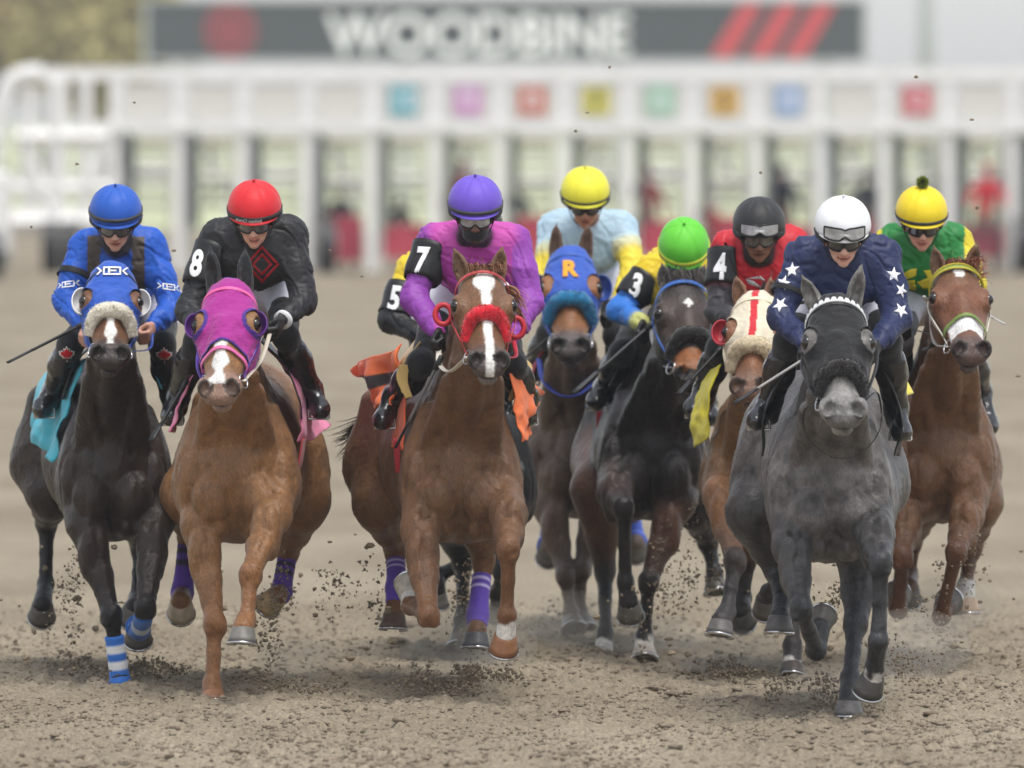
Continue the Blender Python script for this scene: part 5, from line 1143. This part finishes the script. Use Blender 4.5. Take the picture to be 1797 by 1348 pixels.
def horse_E():
    ct = c3('#5b4a3e')
    S = Horse(y=55.2, label='bay horse in a blue hood with orange letter R and teal noseband', coat=ct, legcol=c3('#5d5048'), face=c3('#8a5d3c'), muzzle=c3('#4f4846'), chin=c3('#5c5552'), dapple=.08,
        poll=(1001, 432), poll_dy=-.30, nose=(1000, 640), hl=.70, yaw=0, ears=((976, 388), (1033, 388)), earcol=c3('#5a4132'), chest=(1012, 770), rump=(1030, 760), hw=.24, rw=.28,
        legs={'LF': dict(p=[(966, 890, .1), (992, 1010, -.05), (1002, 1075, -.05), (1008, 1108, -.12)], hc=c3('#77726e')), 'RF': dict(p=[(1050, 890, .12), (1020, 1000, .0), (1016, 1070, .05), (1024, 1106, .0)], hc=c3('#77726e')),
              'LH': dict(p=[(975, 840, 1.3), (966, 900, 1.8), (962, 950, 1.8), (962, 975, 1.75)], ax=(0, .7, -.6), wrap=dict(t=(.0, 1), col=lambda t: c3('#4660b8'))),
              'RH': dict(p=[(1090, 840, 1.3), (1108, 900, 1.8), (1116, 945, 1.8), (1116, 968, 1.75)], ax=(0, .7, -.6), wrap=dict(t=(.0, 1), col=lambda t: c3('#4660b8')))})
    build_horse(S, HFAR)
    hood(S, c3('#3558b0'), .335, holes=.052, curve=-.15)
    decal('hood_letter', text_geo('R', .115, .015, .006), hp(S, .165, -.004, .01), (0, -1, .2), (0, 0, 1), [p for p in S.headp if p.op == 'u'], M_DECAL, S.root, c3('#e8a02c'), off=.016)
    for s in (-1, 1): eye_cup(S, s, c3('#2e4a94'), r=.060, out=.014)
    noseband_fur(S, c3('#1f6f9a'), l=.345, r=.038, span=.082); bridle(S, c3('#2f57a8'), w=.018)
    C = catmull(px(S, [(945, 630, .1), (955, 670, -.05), (985, 694, -.16), (1020, 690, -.16), (1060, 650, .0)]), 8); v, f = tube_geo(C, .014, 8, flat=.4); mesh('breast_strap', v, f, M_LEATHER, S.root, cols=np.tile(c3('#34469a'), (len(v), 1)))
    sheet('saddle_cloth', [px(S, [(968, 600, .4), (950, 612, .7)]), px(S, [(945, 625, .36), (930, 640, .7)]), px(S, [(930, 665, .36), (920, 690, .7)])], M_CLOTH, S.root, c3('#a82a42'), rip=.01)
    R = Rider(y=55.2, helm=(1027, 338), sh=((972, 400), (1090, 400)), el=((958, 490), (1112, 470)), wr=((970, 560), (1080, 545)), arm=(1, 1), pel=(1040, 470), kn=((962, 590), (1080, 590)), an=((940, 640), (1095, 660)), toe=((928, 665), (1100, 690)), dsh=.42,
        split=.55, skin=c3('#a9765e'), silk=c3('#a9c3d3'), sleeve=c3('#e0c93c'), sleeve_up=c3('#a9c3d3'), breech=c3('#d5d2dc'), thigh=(.02, .02, .022), cap=c3('#e3dc3a'), band=(.03, .03, .03), bandz=-.008, bandw=.010, pitch=21, lens=M_LENS_D, glove=True, label='jockey in pale blue silks with yellow sleeves and plain yellow cap')
    build_rider(R, .008)
    whip(55.2, (968, 588), (905, 642), .1, .0, 'dark whip behind the shoulder of the horse with the letter R', r0=.007)

def horse_F():
    ct = c3('#2a2422')
    def paint(S, V, l, w, n, near, c):
        st = near & (n > -.09) & ((np.abs(w + .0) ** .6 * 1.3 + np.abs(l - .185) ** .6) < .155); c[st] = WHITE; m = near & (l > .44) & (l < .56) & (n > -.12); c[m] = c[m] * .3 + np.array(c3('#9c6238')) * .7; return c
    S = Horse(y=53.4, label='dark bay horse with a white star and blue bridle behind the grey', coat=ct, legcol=c3('#211e1d'), face=c3('#3f332d'), muzzle=c3('#3a3330'), chin=c3('#4c4541'), dapple=.16, paint=paint,
        poll=(1200, 480), poll_dy=-.30, nose=(1222, 690), hl=.70, yaw=18, roll=-3, ears=((1160, 458), (1238, 462)), earcol=c3('#4f4947'), chest=(1145, 770), rump=(1122, 760), hw=.22, rw=.26,
        legs={'LF': dict(p=[(1078, 865, -.05), (1094, 892, -.46), (1098, 1020, -.40), (1106, 1078, -.35)], ax=(.1, .6, -.7), up=c3('#4a3d37')), 'RF': dict(p=[(1182, 890, .12), (1138, 1022, -.05), (1131, 1118, -.03), (1131, 1162, -.1)], coronet=.065, hc=c3('#a39a90'), up=c3('#5d4234')),
              'LH': dict(p=[(1048, 860, 1.0), (1062, 1000, 1.05), (1062, 1110, .9), (1058, 1172, .8)], coronet=.085, hc=c3('#b59f84'), up=c3('#5d4234')), 'RH': dict(p=[(1222, 880, 1.2), (1242, 950, 1.5), (1254, 1005, 1.45), (1258, 1044, 1.4)])})
    build_horse(S, HFAR); bridle(S, c3('#2f62b4'), browband=c3('#3a68b4'), w=.022); noseband_fur(S, (.016, .015, .015), l=.39, r=.034, span=.078)
    strands('forelock', [hp(S, .0, w, -.05) for w in (-.06, 0, .06)], [hp(S, .09, w, .02) for w in (-.05, 0, .08)], (0, -.02, .07), 220, c3('#57504e'), S.root, 8, w=.003)
    rein(S, [hp(S, .475, -.07, -.10), (1165, 640, -.25), (1146, 600, -.05), (1143, 565, .03)], col=c3('#8d8b8e'), r=.012)
    sheet('saddle', [px(S, [(1150, 610, .4), (1140, 590, .8)]), px(S, [(1100, 625, .36), (1095, 610, .7)]), px(S, [(1068, 680, .36), (1070, 670, .7)])], M_LEATHER, S.root, (.015, .015, .017), rip=.003)
    sheet('girth', [px(S, [(1046, 720, .9), (1060, 722, .9)]), px(S, [(1048, 780, .9), (1060, 782, .9)]), px(S, [(1056, 815, .95), (1066, 815, .95)])], M_CLOTH, S.root, c3('#b23a44'), rip=0)
    sheet('saddle_cloth', [px(S, [(1075, 660, .6), (1055, 672, .9)]), px(S, [(1055, 690, .6), (1036, 700, .9)]), px(S, [(1052, 722, .6), (1034, 716, .9)])], M_CLOTH, S.root, c3('#2c56a4'), rip=.03, freq=14, seed=7)
    R = Rider(y=53.4, helm=(1200, 430), sh=((1142, 478), (1258, 470)), el=((1088, 545), (1270, 560)), wr=((1126, 568), (1240, 590)), arm=(1, 1), pel=(1180, 520), kn=((1092, 618), (1230, 640)), an=((1060, 682), (1240, 710)), toe=((1046, 708), (1245, 735)), dsh=.34, dh=.06, pitch=38,
        split=0.45, skin=c3('#8a6352'), silk=c3('#e0c22a'), sleeve=c3('#2f72c8'), breech=c3('#cfccd0'), thigh=(.014, .014, .016), cap=c3('#5fc232'), band=c3('#c3cc3c'), bandz=-.006, bandw=.024, cuff=c3('#d9d54a'), collar=c3('#2f9a3c'), lens=M_LENS_D, label='jockey in yellow silks with blue sleeves and bright green cap, looking down')
    def sf(S_, V, rel, cc, sh, el, wr):
        m = (rel[:, 0] < -.11) & (V[:, 2] > sh[0][2] - .02); cc[m] = c3('#e0c22a'); return cc
    R.silkfn = sf; build_rider(R, .008); R.dx = -.1; armband(R, 0, '3', .15, .72, roll=-22)
    whip(53.4, (1140, 572), (1006, 690), .0, -.25, 'long dark grey whip slanting down left from the green capped jockey', r0=.008, r1=.016, col=c3('#3e3e42'))

def horse_G():
    ct = c3('#785838')
    S = Horse(y=51.2, label='bay horse in a cream hood with a red stripe, half hidden by the grey', coat=ct, legcol=c3('#322e2d'), face=c3('#7b5238'), muzzle=c3('#6d5140'), chin=c3('#6d5140'), dapple=.06,
        poll=(1328, 512), poll_dy=-.28, nose=(1308, 712), hl=.66, yaw=-10, roll=3, ears=((1290, 478), (1352, 482)), earcol=c3('#7a563f'), chest=(1336, 810), rump=(1355, 790), hw=.225, rw=.27,
        legs={'LF': dict(p=[(1266, 870, .05), (1290, 985, -.25), (1276, 1075, -.35), (1262, 1118, -.42)], ax=(-.15, -.25, -1), hc=c3('#5f5b58'), up=c3('#8c6444')), 'RF': dict(p=[(1380, 900, .1), (1384, 980, .0), (1350, 1040, .2), (1345, 1070, .3)], ax=(0, .6, -.7)),
              'LH': dict(p=[(1300, 900, 1.2), (1310, 980, 1.5), (1304, 1050, 1.5), (1302, 1088, 1.42)], ax=(.1, .7, -.6)), 'RH': dict(p=[(1395, 900, .9), (1398, 1010, .9), (1391, 1130, .6), (1390, 1192, .52)], coronet=.052, hc=c3('#4b4540'))})
    build_horse(S, HFAR)
    def cf(l, w, n, cc): m = (np.abs(w + .002) < .013) & (n > -.08); cc[m] = c3('#c22a34'); m = (l > .318) & (n > -.09); cc[m] = c3('#b02a34'); return cc
    hood(S, c3('#d3c9b2'), .33, holes=.052, curve=-.12, colfn=cf); eye_cup(S, -1, c3('#a32a36'), r=.054, out=.018)
    noseband_fur(S, c3('#c9b99a'), l=.37, r=.038, span=.080); bridle(S, c3('#d8cdb2'), w=.02)
    strands('forelock', [hp(S, .0, w, -.06) for w in (0, .05, .09)], [hp(S, -.06, w + .02, -.02) for w in (0.02, .06, .11)], (.02, -.01, .05), 240, (.03, .028, .027), S.root, 8, w=.004)
    ye = c3('#ddd034')
    sheet('saddle_cloth', [px(S, [(1266, 640, .22), (1236, 655, .5)]), px(S, [(1248, 690, .18), (1224, 700, .45)]), px(S, [(1244, 735, .16), (1212, 740, .4)]), px(S, [(1240, 768, .16), (1211, 784, .36)])], M_CLOTH, S.root, ye, rip=.03, seed=12)
    sheet('saddle_cloth', [px(S, [(1555, 620, .9), (1570, 640, 1.2)]), px(S, [(1575, 660, .9), (1590, 680, 1.2)]), px(S, [(1578, 720, .9), (1600, 690, 1.2)])], M_CLOTH, S.root, ye, rip=.01, seed=13) if False else None
    sheet('girth', [px(S, [(1236, 740, .34), (1244, 742, .34)]), px(S, [(1238, 790, .34), (1246, 792, .34)]), px(S, [(1246, 818, .3), (1252, 818, .3)])], M_CLOTH, S.root, (.6, .6, .62), rip=0)
    R = Rider(y=51.2, helm=(1332, 394), sh=((1276, 438), (1392, 430)), el=((1262, 545), (1400, 540)), wr=((1290, 562), (1375, 585)), arm=(1, 1), pel=(1330, 500), kn=((1262, 612), (1400, 620)), an=((1236, 690), (1410, 700)), toe=((1217, 722), (1415, 730)), dh=.18,
        split=0.45, skin=c3('#7f5a45'), silk=c3('#c02230'), sleeve=c3('#3a383c'), sleeve_up=c3('#c02230'), breech=c3('#cfccd0'), thigh=(.012, .012, .013), cap=(.020, .020, .021), lens=M_LENS_G, upper=M_LENS_C, pitch=15, collar=(.015, .015, .016), button=False, label='jockey in red silks with grey sleeves and black cap wearing two pairs of goggles')
    build_rider(R); armband(R, 0, '4', .05, .62, roll=-2)
    rg = flat_geo([[(-.8, .3), (.3, .55), (.8, .1), (.3, .3)], [(-.8, .3), (-.2, .15), (.5, -.45), (-.6, -.1)]], .02, .06); decal('chest_emblem', rg, R.ms + np.array([-.02, -.05, -.16]), (0, -1, 0), (0, 0, 1), R.tree, M_DECAL, R.root, (.6, .6, .6), off=.012)
    rein(S, [hp(S, .475, -.07, -.10), (1272, 620, -.2), (1284, 580, .03)], col=c3('#cbbf9f'), r=.010)
    whip(51.2, (1262, 615), (1190, 692), .05, -.2, 'black whip pointing down left from the black capped jockey')

def horse_H():
    gr = c3('#5a5552')
    def paint(S, V, l, w, n, near, c):
        m = near & (l > .42) & (l < .60) & (n > -.10); c[m] = c[m] * .45 + np.array(c3('#8d8b88')) * .55
        m = near & (np.abs(w) < .022) & (l > .30) & (l < .36) & (n > -.05); c[m] = WHITE; return c
    S = Horse(y=48.0, label='dapple grey horse in a black hood leading on the right', coat=gr, legcol=c3('#2c2c2e'), face=c3('#6a6763'), muzzle=c3('#5c5957'), chin=c3('#7f7a74'), dapple=.32, paint=paint,
        poll=(1467, 516), poll_dy=-.32, nose=(1477, 756), hl=.70, yaw=3, ears=((1405, 478), (1512, 462)), earcol=c3('#6f6c68'), chest=(1457, 828), rump=(1437, 790), hw=.235, rw=.345,
        legs={'LF': dict(up=c3('#3b3837'), p=[(1390, 960, .05), (1406, 1070, -.32), (1432, 1140, .0), (1444, 1085, .12)], ax=(.2, .75, .45), hs=.9), 'RF': dict(up=c3('#3b3837'), p=[(1535, 940, -.05), (1546, 990, -.42), (1542, 1125, -.42), (1524, 1212, -.30)], ax=(-.25, .50, -.8), coronet=.062, hc=c3('#45413d')),
              'LH': dict(up=c3('#3b3837'), p=[(1325, 900, 1.2), (1360, 1000, 1.3), (1372, 1060, 1.1), (1367, 1112, 1.0)], ax=(-.05, -.1, -1), hc=c3('#5a5654')), 'RH': dict(up=c3('#3b3837'), p=[(1515, 950, .55), (1502, 1095, .30), (1492, 1190, .12), (1489, 1262, .0)], ax=(-.05, -.15, -1), hc=c3('#5d5a58'))})
    build_horse(S, .0085)
    hood(S, (.013, .013, .014), .345, holes=.046, curve=.35); bridle(S, (.016, .016, .017), w=.016); noseband_fur(S, (.018, .015, .015), l=.405, r=.031, span=.068, length=.011, n=5000)
    # browband with a row of white teeth
    C = project(S.headp, catmull(on_head(S, [(.095, -.105, -.10), (.065, -.085, -.02), (.06, 0, .01), (.065, .085, -.02), (.095, .105, -.10)]), 8), .014, 4); N = sgrad(S.headp, C); v, f = ribbon_geo(C, N, .030, .004); o = mesh('browband', v, f, M_LEATHER, S.root, cols=np.tile((.75, .75, .75), (len(v), 1)), smooth=False)
    L_ = np.cumsum(np.r_[0, np.linalg.norm(np.diff(C, axis=0), axis=1)]); V = []; Fc = []
    for k in range(15):
        t = (k + .5) / 15 * L_[-1]; c = np.array([np.interp(t, L_, C[:, i]) for i in range(3)]); nn = nrm([np.interp(t, L_, N[:, i]) for i in range(3)]); tg = nrm(np.array([np.interp(t + .01, L_, C[:, i]) for i in range(3)]) - c); up = np.cross(tg, nn); up = up if up[2] > 0 else -up
        c = c + nn * .0055; V += [c - tg * .0085 + up * .015, c + tg * .0085 + up * .015, c - up * .009]; Fc.append([3 * k, 3 * k + 1, 3 * k + 2])
    o2 = mesh('browband_tooth_pattern', V, Fc, M_BLACKRUB, o, smooth=False); solid(o2, .001, 0)
    sheet('saddle', [px(S, [(1415, 625, .45), (1440, 600, .8)]), px(S, [(1375, 660, .38), (1380, 640, .8)]), px(S, [(1345, 720, .38), (1345, 710, .75)]), px(S, [(1338, 800, .40), (1336, 800, .7)])], M_LEATHER, S.root, (.017, .017, .018), rip=.010)
    sheet('saddle', [px(S, [(1525, 625, .45), (1520, 600, .8)]), px(S, [(1558, 665, .38), (1560, 640, .8)]), px(S, [(1582, 740, .38), (1582, 730, .75)]), px(S, [(1572, 800, .40), (1574, 800, .7)])], M_LEATHER, S.root, (.017, .017, .018), rip=.010)
    sheet('saddle_cloth', [px(S, [(1570, 640, .7), (1580, 650, 1.0)]), px(S, [(1578, 700, .6), (1604, 690, 1.0)])], M_CLOTH, S.root, c3('#e2d22c'), rip=.008, seed=3)
    R = Rider(y=48.0, helm=(1479, 396), sh=((1408, 450), (1550, 448)), el=((1370, 555), (1574, 560)), wr=((1412, 602), (1540, 605)), arm=(1, 1), pel=(1478, 510), kn=((1382, 600), (1558, 600)), an=((1350, 712), (1573, 722)), toe=((1328, 742), (1582, 762)),
        split=0.62, skin=c3('#d4a692'), silk=c3('#222c52'), breech=c3('#e4e2ec'), thigh=(.013, .013, .014), cap=(.80, .80, .82), lens=M_LENS_D, upper=M_LENS_C, pitch=19, hyaw=2, label='jockey in navy silks with white stars and white cap on the grey horse')
    build_rider(R, .006); armband(R, 0, '', .58, .66, digit=False)
    st = flat_geo([star(5, .42)], .012, .034)
    for i in (0, 1):
        a, b = R.shp[i], R.elp[i]
        for k, t in enumerate((.30, .55, .86) if i else (.22, .44, .80)):
            decal('sleeve_star', st, a + (b - a) * t + np.array([(.025 if i else -.02) * (1 if k % 2 else .0), 0, 0]), ((.35 if i else -.35), -1, 0), (.15 * (1 if i else -1), 0, 1), R.tree, M_DECAL, R.root, (.80, .80, .85), off=.012, roll=20 * k)
    rein(S, [hp(S, .475, -.07, -.10), (1412, 720, -.30), (1415, 765, -.22), (1460, 802, -.24), (1510, 796, -.24), (1545, 750, -.20), (1540, 690, -.25), hp(S, .475, .07, -.10)], r=.005)
    rein(S, [hp(S, .475, -.07, -.10), (1408, 650, -.3), (1412, 612, .03)]); rein(S, [hp(S, .475, .07, -.10), (1536, 650, -.3), (1540, 612, .03)])
    whip(48.0, (1418, 626), (1288, 708), -.05, -.25, 'black whip held low to the left by the white capped jockey', r0=.007, r1=.015, grip=(.35, .34, .33))

def horse_I():
    ct = c3('#65472f')
    def paint(S, V, l, w, n, near, c):
        m = near & (n > -.09) & (((w + .0) / .020) ** 2 + ((l - .10) / .035) ** 2 < 1); c[m] = WHITE; m = near & (l > .385) & (l < .47) & (n > -.075); c[m] = (.78, .77, .75); return c
    S = Horse(y=52.0, label='reddish chestnut horse with green and yellow browband, rightmost of the field', coat=ct, legcol=c3('#553726'), face=c3('#714832'), muzzle=c3('#54423c'), chin=c3('#5d4d45'), dapple=.08, paint=paint,
        poll=(1677, 458), poll_dy=-.28, nose=(1704, 648), hl=.66, yaw=16, roll=-5, ears=((1638, 428), (1716, 424)), chest=(1650, 770), rump=(1640, 770), hw=.225, rw=.23,
        legs={'LF': dict(p=[(1592, 900, .1), (1583, 980, -.2), (1576, 1070, .0), (1574, 1050, .1)], ax=(0, .9, .2)), 'RF': dict(p=[(1696, 905, .0), (1678, 972, -.30), (1652, 1082, -.1), (1662, 1062, .05)], ax=(.2, .9, .1)),
              'LH': dict(p=[(1610, 880, 1.3), (1600, 950, 1.7), (1596, 1010, 1.7), (1594, 1050, 1.6)], ax=(0, .6, -.7)), 'RH': dict(p=[(1712, 880, 1.2), (1705, 960, 1.5), (1694, 1028, 1.4), (1697, 1078, 1.3)], coronet=.12, hc=c3('#b5977a'), ax=(.05, -.1, -1))})
    build_horse(S, .0105)
    bridle(S, c3('#cfcac0'), w=.020, browband=c3('#7d9244'), noseband=c3('#6f8440'))
    strands('forelock', [hp(S, .0, w, -.05) for w in (-.04, .02, .07)], [hp(S, .08, w, .02) for w in (-.03, .04, .12)], (.02, -.02, .05), 150, c3('#8a5640'), S.root, 3, w=.003); strands('mane', [hp(S, 0, .03, -.08), hp(S, .02, .09, -.12)], [hp(S, -.09, .10, -.08), hp(S, -.04, .16, -.12)], (.01, 0, .03), 90, c3('#8a5640'), S.root, 4, w=.003)
    for off, cc in ((-.012, c3('#c8b83a')), (.012, c3('#c8b83a'))): v, f = strap_geo(S.headp, on_head(S, [(.10 + off, -.11, -.12), (.085 + off, -.09, -.03), (.08 + off, 0, .0), (.085 + off, .09, -.03), (.10 + off, .11, -.12)]), .006, .006, .012); mesh('browband_piping', v, f, M_LEATHER, S.root, cols=np.tile(cc, (len(v), 1)), smooth=False)
    C = project(S.bodyp, catmull(px(S, [(1596, 600, .2), (1615, 614, .05), (1640, 616, -.1), (1665, 612, -.2)]), 8), .010); v, f = tube_geo(C, .013, 8); mesh('breast_strap', v, f, M_LEATHER, S.root, cols=np.tile((.03, .03, .03), (len(v), 1)))
    sheet('saddle', [px(S, [(1600, 575, .45), (1620, 570, .8)]), px(S, [(1572, 600, .38), (1575, 590, .75)]), px(S, [(1560, 650, .36), (1562, 640, .7)])], M_LEATHER, S.root, c3('#b08a58'), rip=.0)
    sheet('saddle_cloth', [px(S, [(1572, 620, .38), (1572, 630, .75)]), px(S, [(1582, 660, .36), (1590, 660, .7)]), px(S, [(1575, 700, .36), (1600, 690, .7)])], M_CLOTH, S.root, c3('#2b2b2d'), rip=.006, seed=3)
    sheet('girth', [px(S, [(1695, 650, .40), (1706, 650, .45)]), px(S, [(1700, 700, .36), (1710, 700, .42)]), px(S, [(1702, 740, .34), (1710, 745, .40)])], M_CLOTH, S.root, (.5, .49, .46), rip=.004)
    R = Rider(y=52.0, helm=(1617, 374), sh=((1560, 428), (1678, 425)), el=((1548, 520), (1706, 500)), wr=((1585, 560), (1690, 560)), arm=(1, 1), pel=(1632, 500), kn=((1580, 600), (1700, 620)), an=((1570, 680), (1722, 690)), toe=((1572, 720), (1735, 752)),
        split=.55, skin=c3('#cf9c88'), silk=c3('#217a38'), sleeve=c3('#d9c636'), sleeve_up=c3('#d9c636'), breech=c3('#b9b6b8'), thigh=c3('#6a6a6e'), cap=c3('#e6cc1e'), band=(.03, .03, .03), bandz=-.008, bandw=.014, pitch=19, hyaw=3, lens=M_LENS_D, gstrap=(.6, .6, .6), label='jockey in green and yellow silks with a pompom on the yellow cap')
    def sf(S_, V, rel, cc, sh, el, wr):
        m = (np.abs(rel[:, 0]) < .19); cc[m] = c3('#217a38'); return cc
    R.silkfn = sf; build_rider(R, .0075)
    em = [[(-1, .25), (-.6, .5), (-.3, .55), (-.35, .2), (-.8, .0)], [(.0, .45), (.7, .5), (1, .1), (.7, -.35), (0, -.4), (-.3, -.1), (.2, .1)], [(-1, -.05), (-.4, .0), (-.3, -.5), (-.8, -.4)]]
    decal('chest_emblem', flat_geo(em, .012, .10), R.ms + np.array([.0, -.05, -.17]), (0, -1, 0), (0, 0, 1), R.tree, M_DECAL, R.root, c3('#d9c636'), off=.012)
    R_, F_, U_ = R.fr; c = R.hc + U_ * .166; d = RNG.normal(size=(900, 3)); d /= np.linalg.norm(d, axis=1, keepdims=True); sd = np.cross(d, RNG.normal(size=(900, 3))); V = np.stack([c + d * .004 - sd * .0025, c + d * .004 + sd * .0025, c + d * (.030 + .006 * RNG.random((900, 1)))], 1).reshape(-1, 3)
    mesh('pompom', V, np.arange(2700).reshape(900, 3), M_HAIR, R.root, cols=np.repeat(np.where(RNG.random((900, 1)) < .5, np.array(c3('#8f9a2c')), np.array(c3('#3f5a24'))), 3, 0))
    rein(S, [hp(S, .475, -.07, -.10), (1640, 590, -.2), (1590, 575, .03)], col=(.03, .03, .03)); rein(S, [hp(S, .12, -.12, -.12), (1630, 540, -.3), (1640, 600, -.35), hp(S, .475, -.07, -.10)], col=(.6, .58, .55), r=.010)
    whip(52.0, (1700, 535), (1764, 569), .15, .1, 'pale whip sticking out to the right behind the rightmost horse head', col=(.5, .5, .5), r0=.006, r1=.009)

# ---------------------------------------------------------------- flying dirt
def clod_geo(c, r, rg):
    bm = bmesh.new(); bmesh.ops.create_icosphere(bm, subdivisions=2, radius=1); bm.verts.index_update(); V = np.array([v.co for v in bm.verts]); Fc = [[v.index for v in f.verts] for f in bm.faces]; bm.free()
    sc = r * np.array([1, .8, .7]) * (.7 + .6 * rg.random(3)); return c + V * (1 + .55 * fbm(V * 1.3 + rg.random(3) * 50, 2, 3))[:, None] * sc, Fc
def build_dirt():
    rg = np.random.default_rng(5)
    spots = [(1070, 118, 50), (1010, 230, 50), (1608, 135, 49), (1335, 303, 50), (236, 180, 51), (135, 288, 51), (305, 440, 50), (578, 440, 51), (635, 485, 51), (1786, 660, 50), (1705, 210, 51), (1715, 365, 50), (55, 398, 51), (1030, 198, 51)]
    for k in range(110):
        a = rg.integers(0, 5); cx = [120, 470, 650, 1180, 1700][a]; spots.append((cx + rg.normal() * [70, 70, 90, 100, 70][a], 930 + rg.random() ** .8 * 260, 50 + rg.random() * 3))
    o0 = None
    for i, (u, v, y) in enumerate(spots):
        V, Fc = clod_geo(P(u, v, y), (.008 + .014 * rg.random() ** 2.5) * (1.0 if i > 13 else .9), rg)
        c = V.mean(0); o = mesh('dirt_clod', V, Fc, M_DIRT, None, smooth=False, origin=c)
        tag(o, 'small brown clod of track dirt flying in the air around the horses', 'dirt clod', 'clods of dirt thrown up by the hooves')
    # bursts of dirt behind and under the hooves: fine crumbs that nobody could count
    V = []; Fc = []; n0 = 0
    tet = np.array([(1, 1, 1), (1, -1, -1), (-1, 1, -1), (-1, -1, 1)], float)
    def burst(u, v, y, w, h, n, size, skew=0):
        nonlocal n0
        c = P(u, v, y); cent = rg.normal(size=(14, 2)) * np.array([w * .45, h * .42])
        for k in range(int(n * 1.5)):
            j = cent[rg.integers(0, 14)]; s = size * .45 * (.35 + rg.random() ** 4 * 3.2); d = rg.normal(size=3) * np.array([w * .13, .25, h * .16]); p = c + np.array([j[0], 0, j[1]]) + d
            p[0] += skew * (p[2] - c[2]); p[2] = max(p[2], .005); A = np.linalg.qr(rg.normal(size=(3, 3)))[0]; V.append(p + (tet * s * (.6 + .8 * rg.random((4, 1)))) @ A); Fc.append(np.array([(0, 1, 2), (0, 3, 1), (0, 2, 3), (1, 3, 2)]) + n0); n0 += 4
    for b in [(240, 1172, 51.4, .32, .06, 900, .0052), (130, 1160, 51.6, .10, .04, 200, .005), (130, 1060, 51.5, .10, .26, 420, .0045), (500, 1195, 50.4, .26, .05, 700, .0052), (480, 1090, 50.6, .10, .28, 600, .0045), (620, 1040, 51.5, .20, .22, 330, .0045),
              (800, 1196, 50.0, .30, .07, 1300, .0055), (850, 1140, 51.0, .22, .18, 260, .004), (1285, 1180, 51.6, .26, .06, 900, .0055), (1220, 1010, 52.8, .20, .38, 700, .0045), (1145, 1080, 53.0, .25, .2, 260, .004), (1450, 1215, 48.6, .26, .12, 1500, .0048), (1560, 1160, 49.0, .22, .22, 600, .004),
              (1460, 1060, 50.0, .10, .2, 320, .0045), (1700, 990, 51.8, .16, .16, 260, .0045), (1620, 1120, 51.0, .25, .16, 300, .004), (1010, 1090, 55.0, .2, .12, 260, .004), (820, 1060, 52.0, .12, .2, 300, .0045), (1540, 1250, 48.3, .2, .03, 200, .005)]: burst(*b)
    V = np.concatenate(V); Fc = np.concatenate(Fc); tag(mesh('flying_dirt', V, Fc, M_DIRT, None, smooth=False), 'spray of fine dark dirt kicked up behind the hooves', 'dirt', kind='stuff')

def build_crumbs():
    rg = np.random.default_rng(77); n = 60000; y = 43.8 + 15 * rg.random(n) ** 1.5; x = (rg.random(n) - .5) * 2 * (y * 900 / F + .12)
    cl = vnoise(np.stack([x * 3.0, y * 1.3, np.zeros(n)], 1), 9); k = cl > rg.random(n) * 1.3 - .8; x, y = x[k], y[k]; n = len(x)
    r = .0024 + .0085 * rg.random(n) ** 5; z = ground_z(x, y) + r * .35
    oc = np.array([(1, 0, 0), (0, 1, 0), (-1, 0, 0), (0, -1, 0), (0, 0, 1), (0, 0, -1)], float); fc = np.array([(0, 1, 4), (1, 2, 4), (2, 3, 4), (3, 0, 4), (1, 0, 5), (2, 1, 5), (3, 2, 5), (0, 3, 5)])
    a = rg.random(n) * 6.28; ca, sa = np.cos(a), np.sin(a); sc = np.stack([1.2 + .6 * rg.random(n), 1.2 + .6 * rg.random(n), .75 + .5 * rg.random(n)], 1)
    V = oc[None] * sc[:, None, :] * (.75 + .5 * rg.random((n, 6, 1))) * r[:, None, None]; X = V[..., 0] * ca[:, None] - V[..., 1] * sa[:, None]; Y = V[..., 0] * sa[:, None] + V[..., 1] * ca[:, None]
    V = np.stack([X + x[:, None], Y + y[:, None], V[..., 2] + z[:, None]], -1).reshape(-1, 3); Q = (fc[None] + 6 * np.arange(n)[:, None, None]).reshape(-1, 3)
    m_ = 1500; yy = 43.9 + 13 * rg.random(m_) ** 1.4; xx = (rg.random(m_) - .5) * 2 * (yy * 900 / F + .1); LV = []; LF = []; o_ = len(V)
    bm = bmesh.new(); bmesh.ops.create_icosphere(bm, subdivisions=2, radius=1); bm.verts.index_update(); B = np.array([v.co for v in bm.verts]); BF = np.array([[v.index for v in f.verts] for f in bm.faces]); bm.free()
    rr = .008 + .016 * rg.random(m_) ** 3; zz = ground_z(xx, yy)
    for i in range(m_):
        dsp = 1 + .6 * fbm(B * 1.7 + rg.random(3) * 40, 2, 1)[:, None]; LV.append(B * dsp * rr[i] * np.array([1.6, 1.6, .62]) + np.array([xx[i], yy[i], zz[i]])); LF.append(BF + o_ + i * len(B))
    V = np.vstack([V] + LV); Q = np.vstack([Q] + LF)
    tag(mesh('loose_dirt', V, Q, mat('loose_dirt', srgb('#85796a'), rough=.95, spec=.05, var=.35, vscale=30, bump=.004, bscale=160), None, smooth=False), 'loose crumbs of dirt covering the near part of the track', 'dirt', kind='stuff')
build_setting(); build_crumbs()
FIELD = dict(A=horse_A, B=horse_B, C=horse_C, D=horse_D, E=horse_E, F=horse_F, G=horse_G, H=horse_H, I=horse_I)
for _k, _f in FIELD.items():
    if ONLY is None or _k in ONLY: _f()
build_dirt()
build_haze(); build_dust()
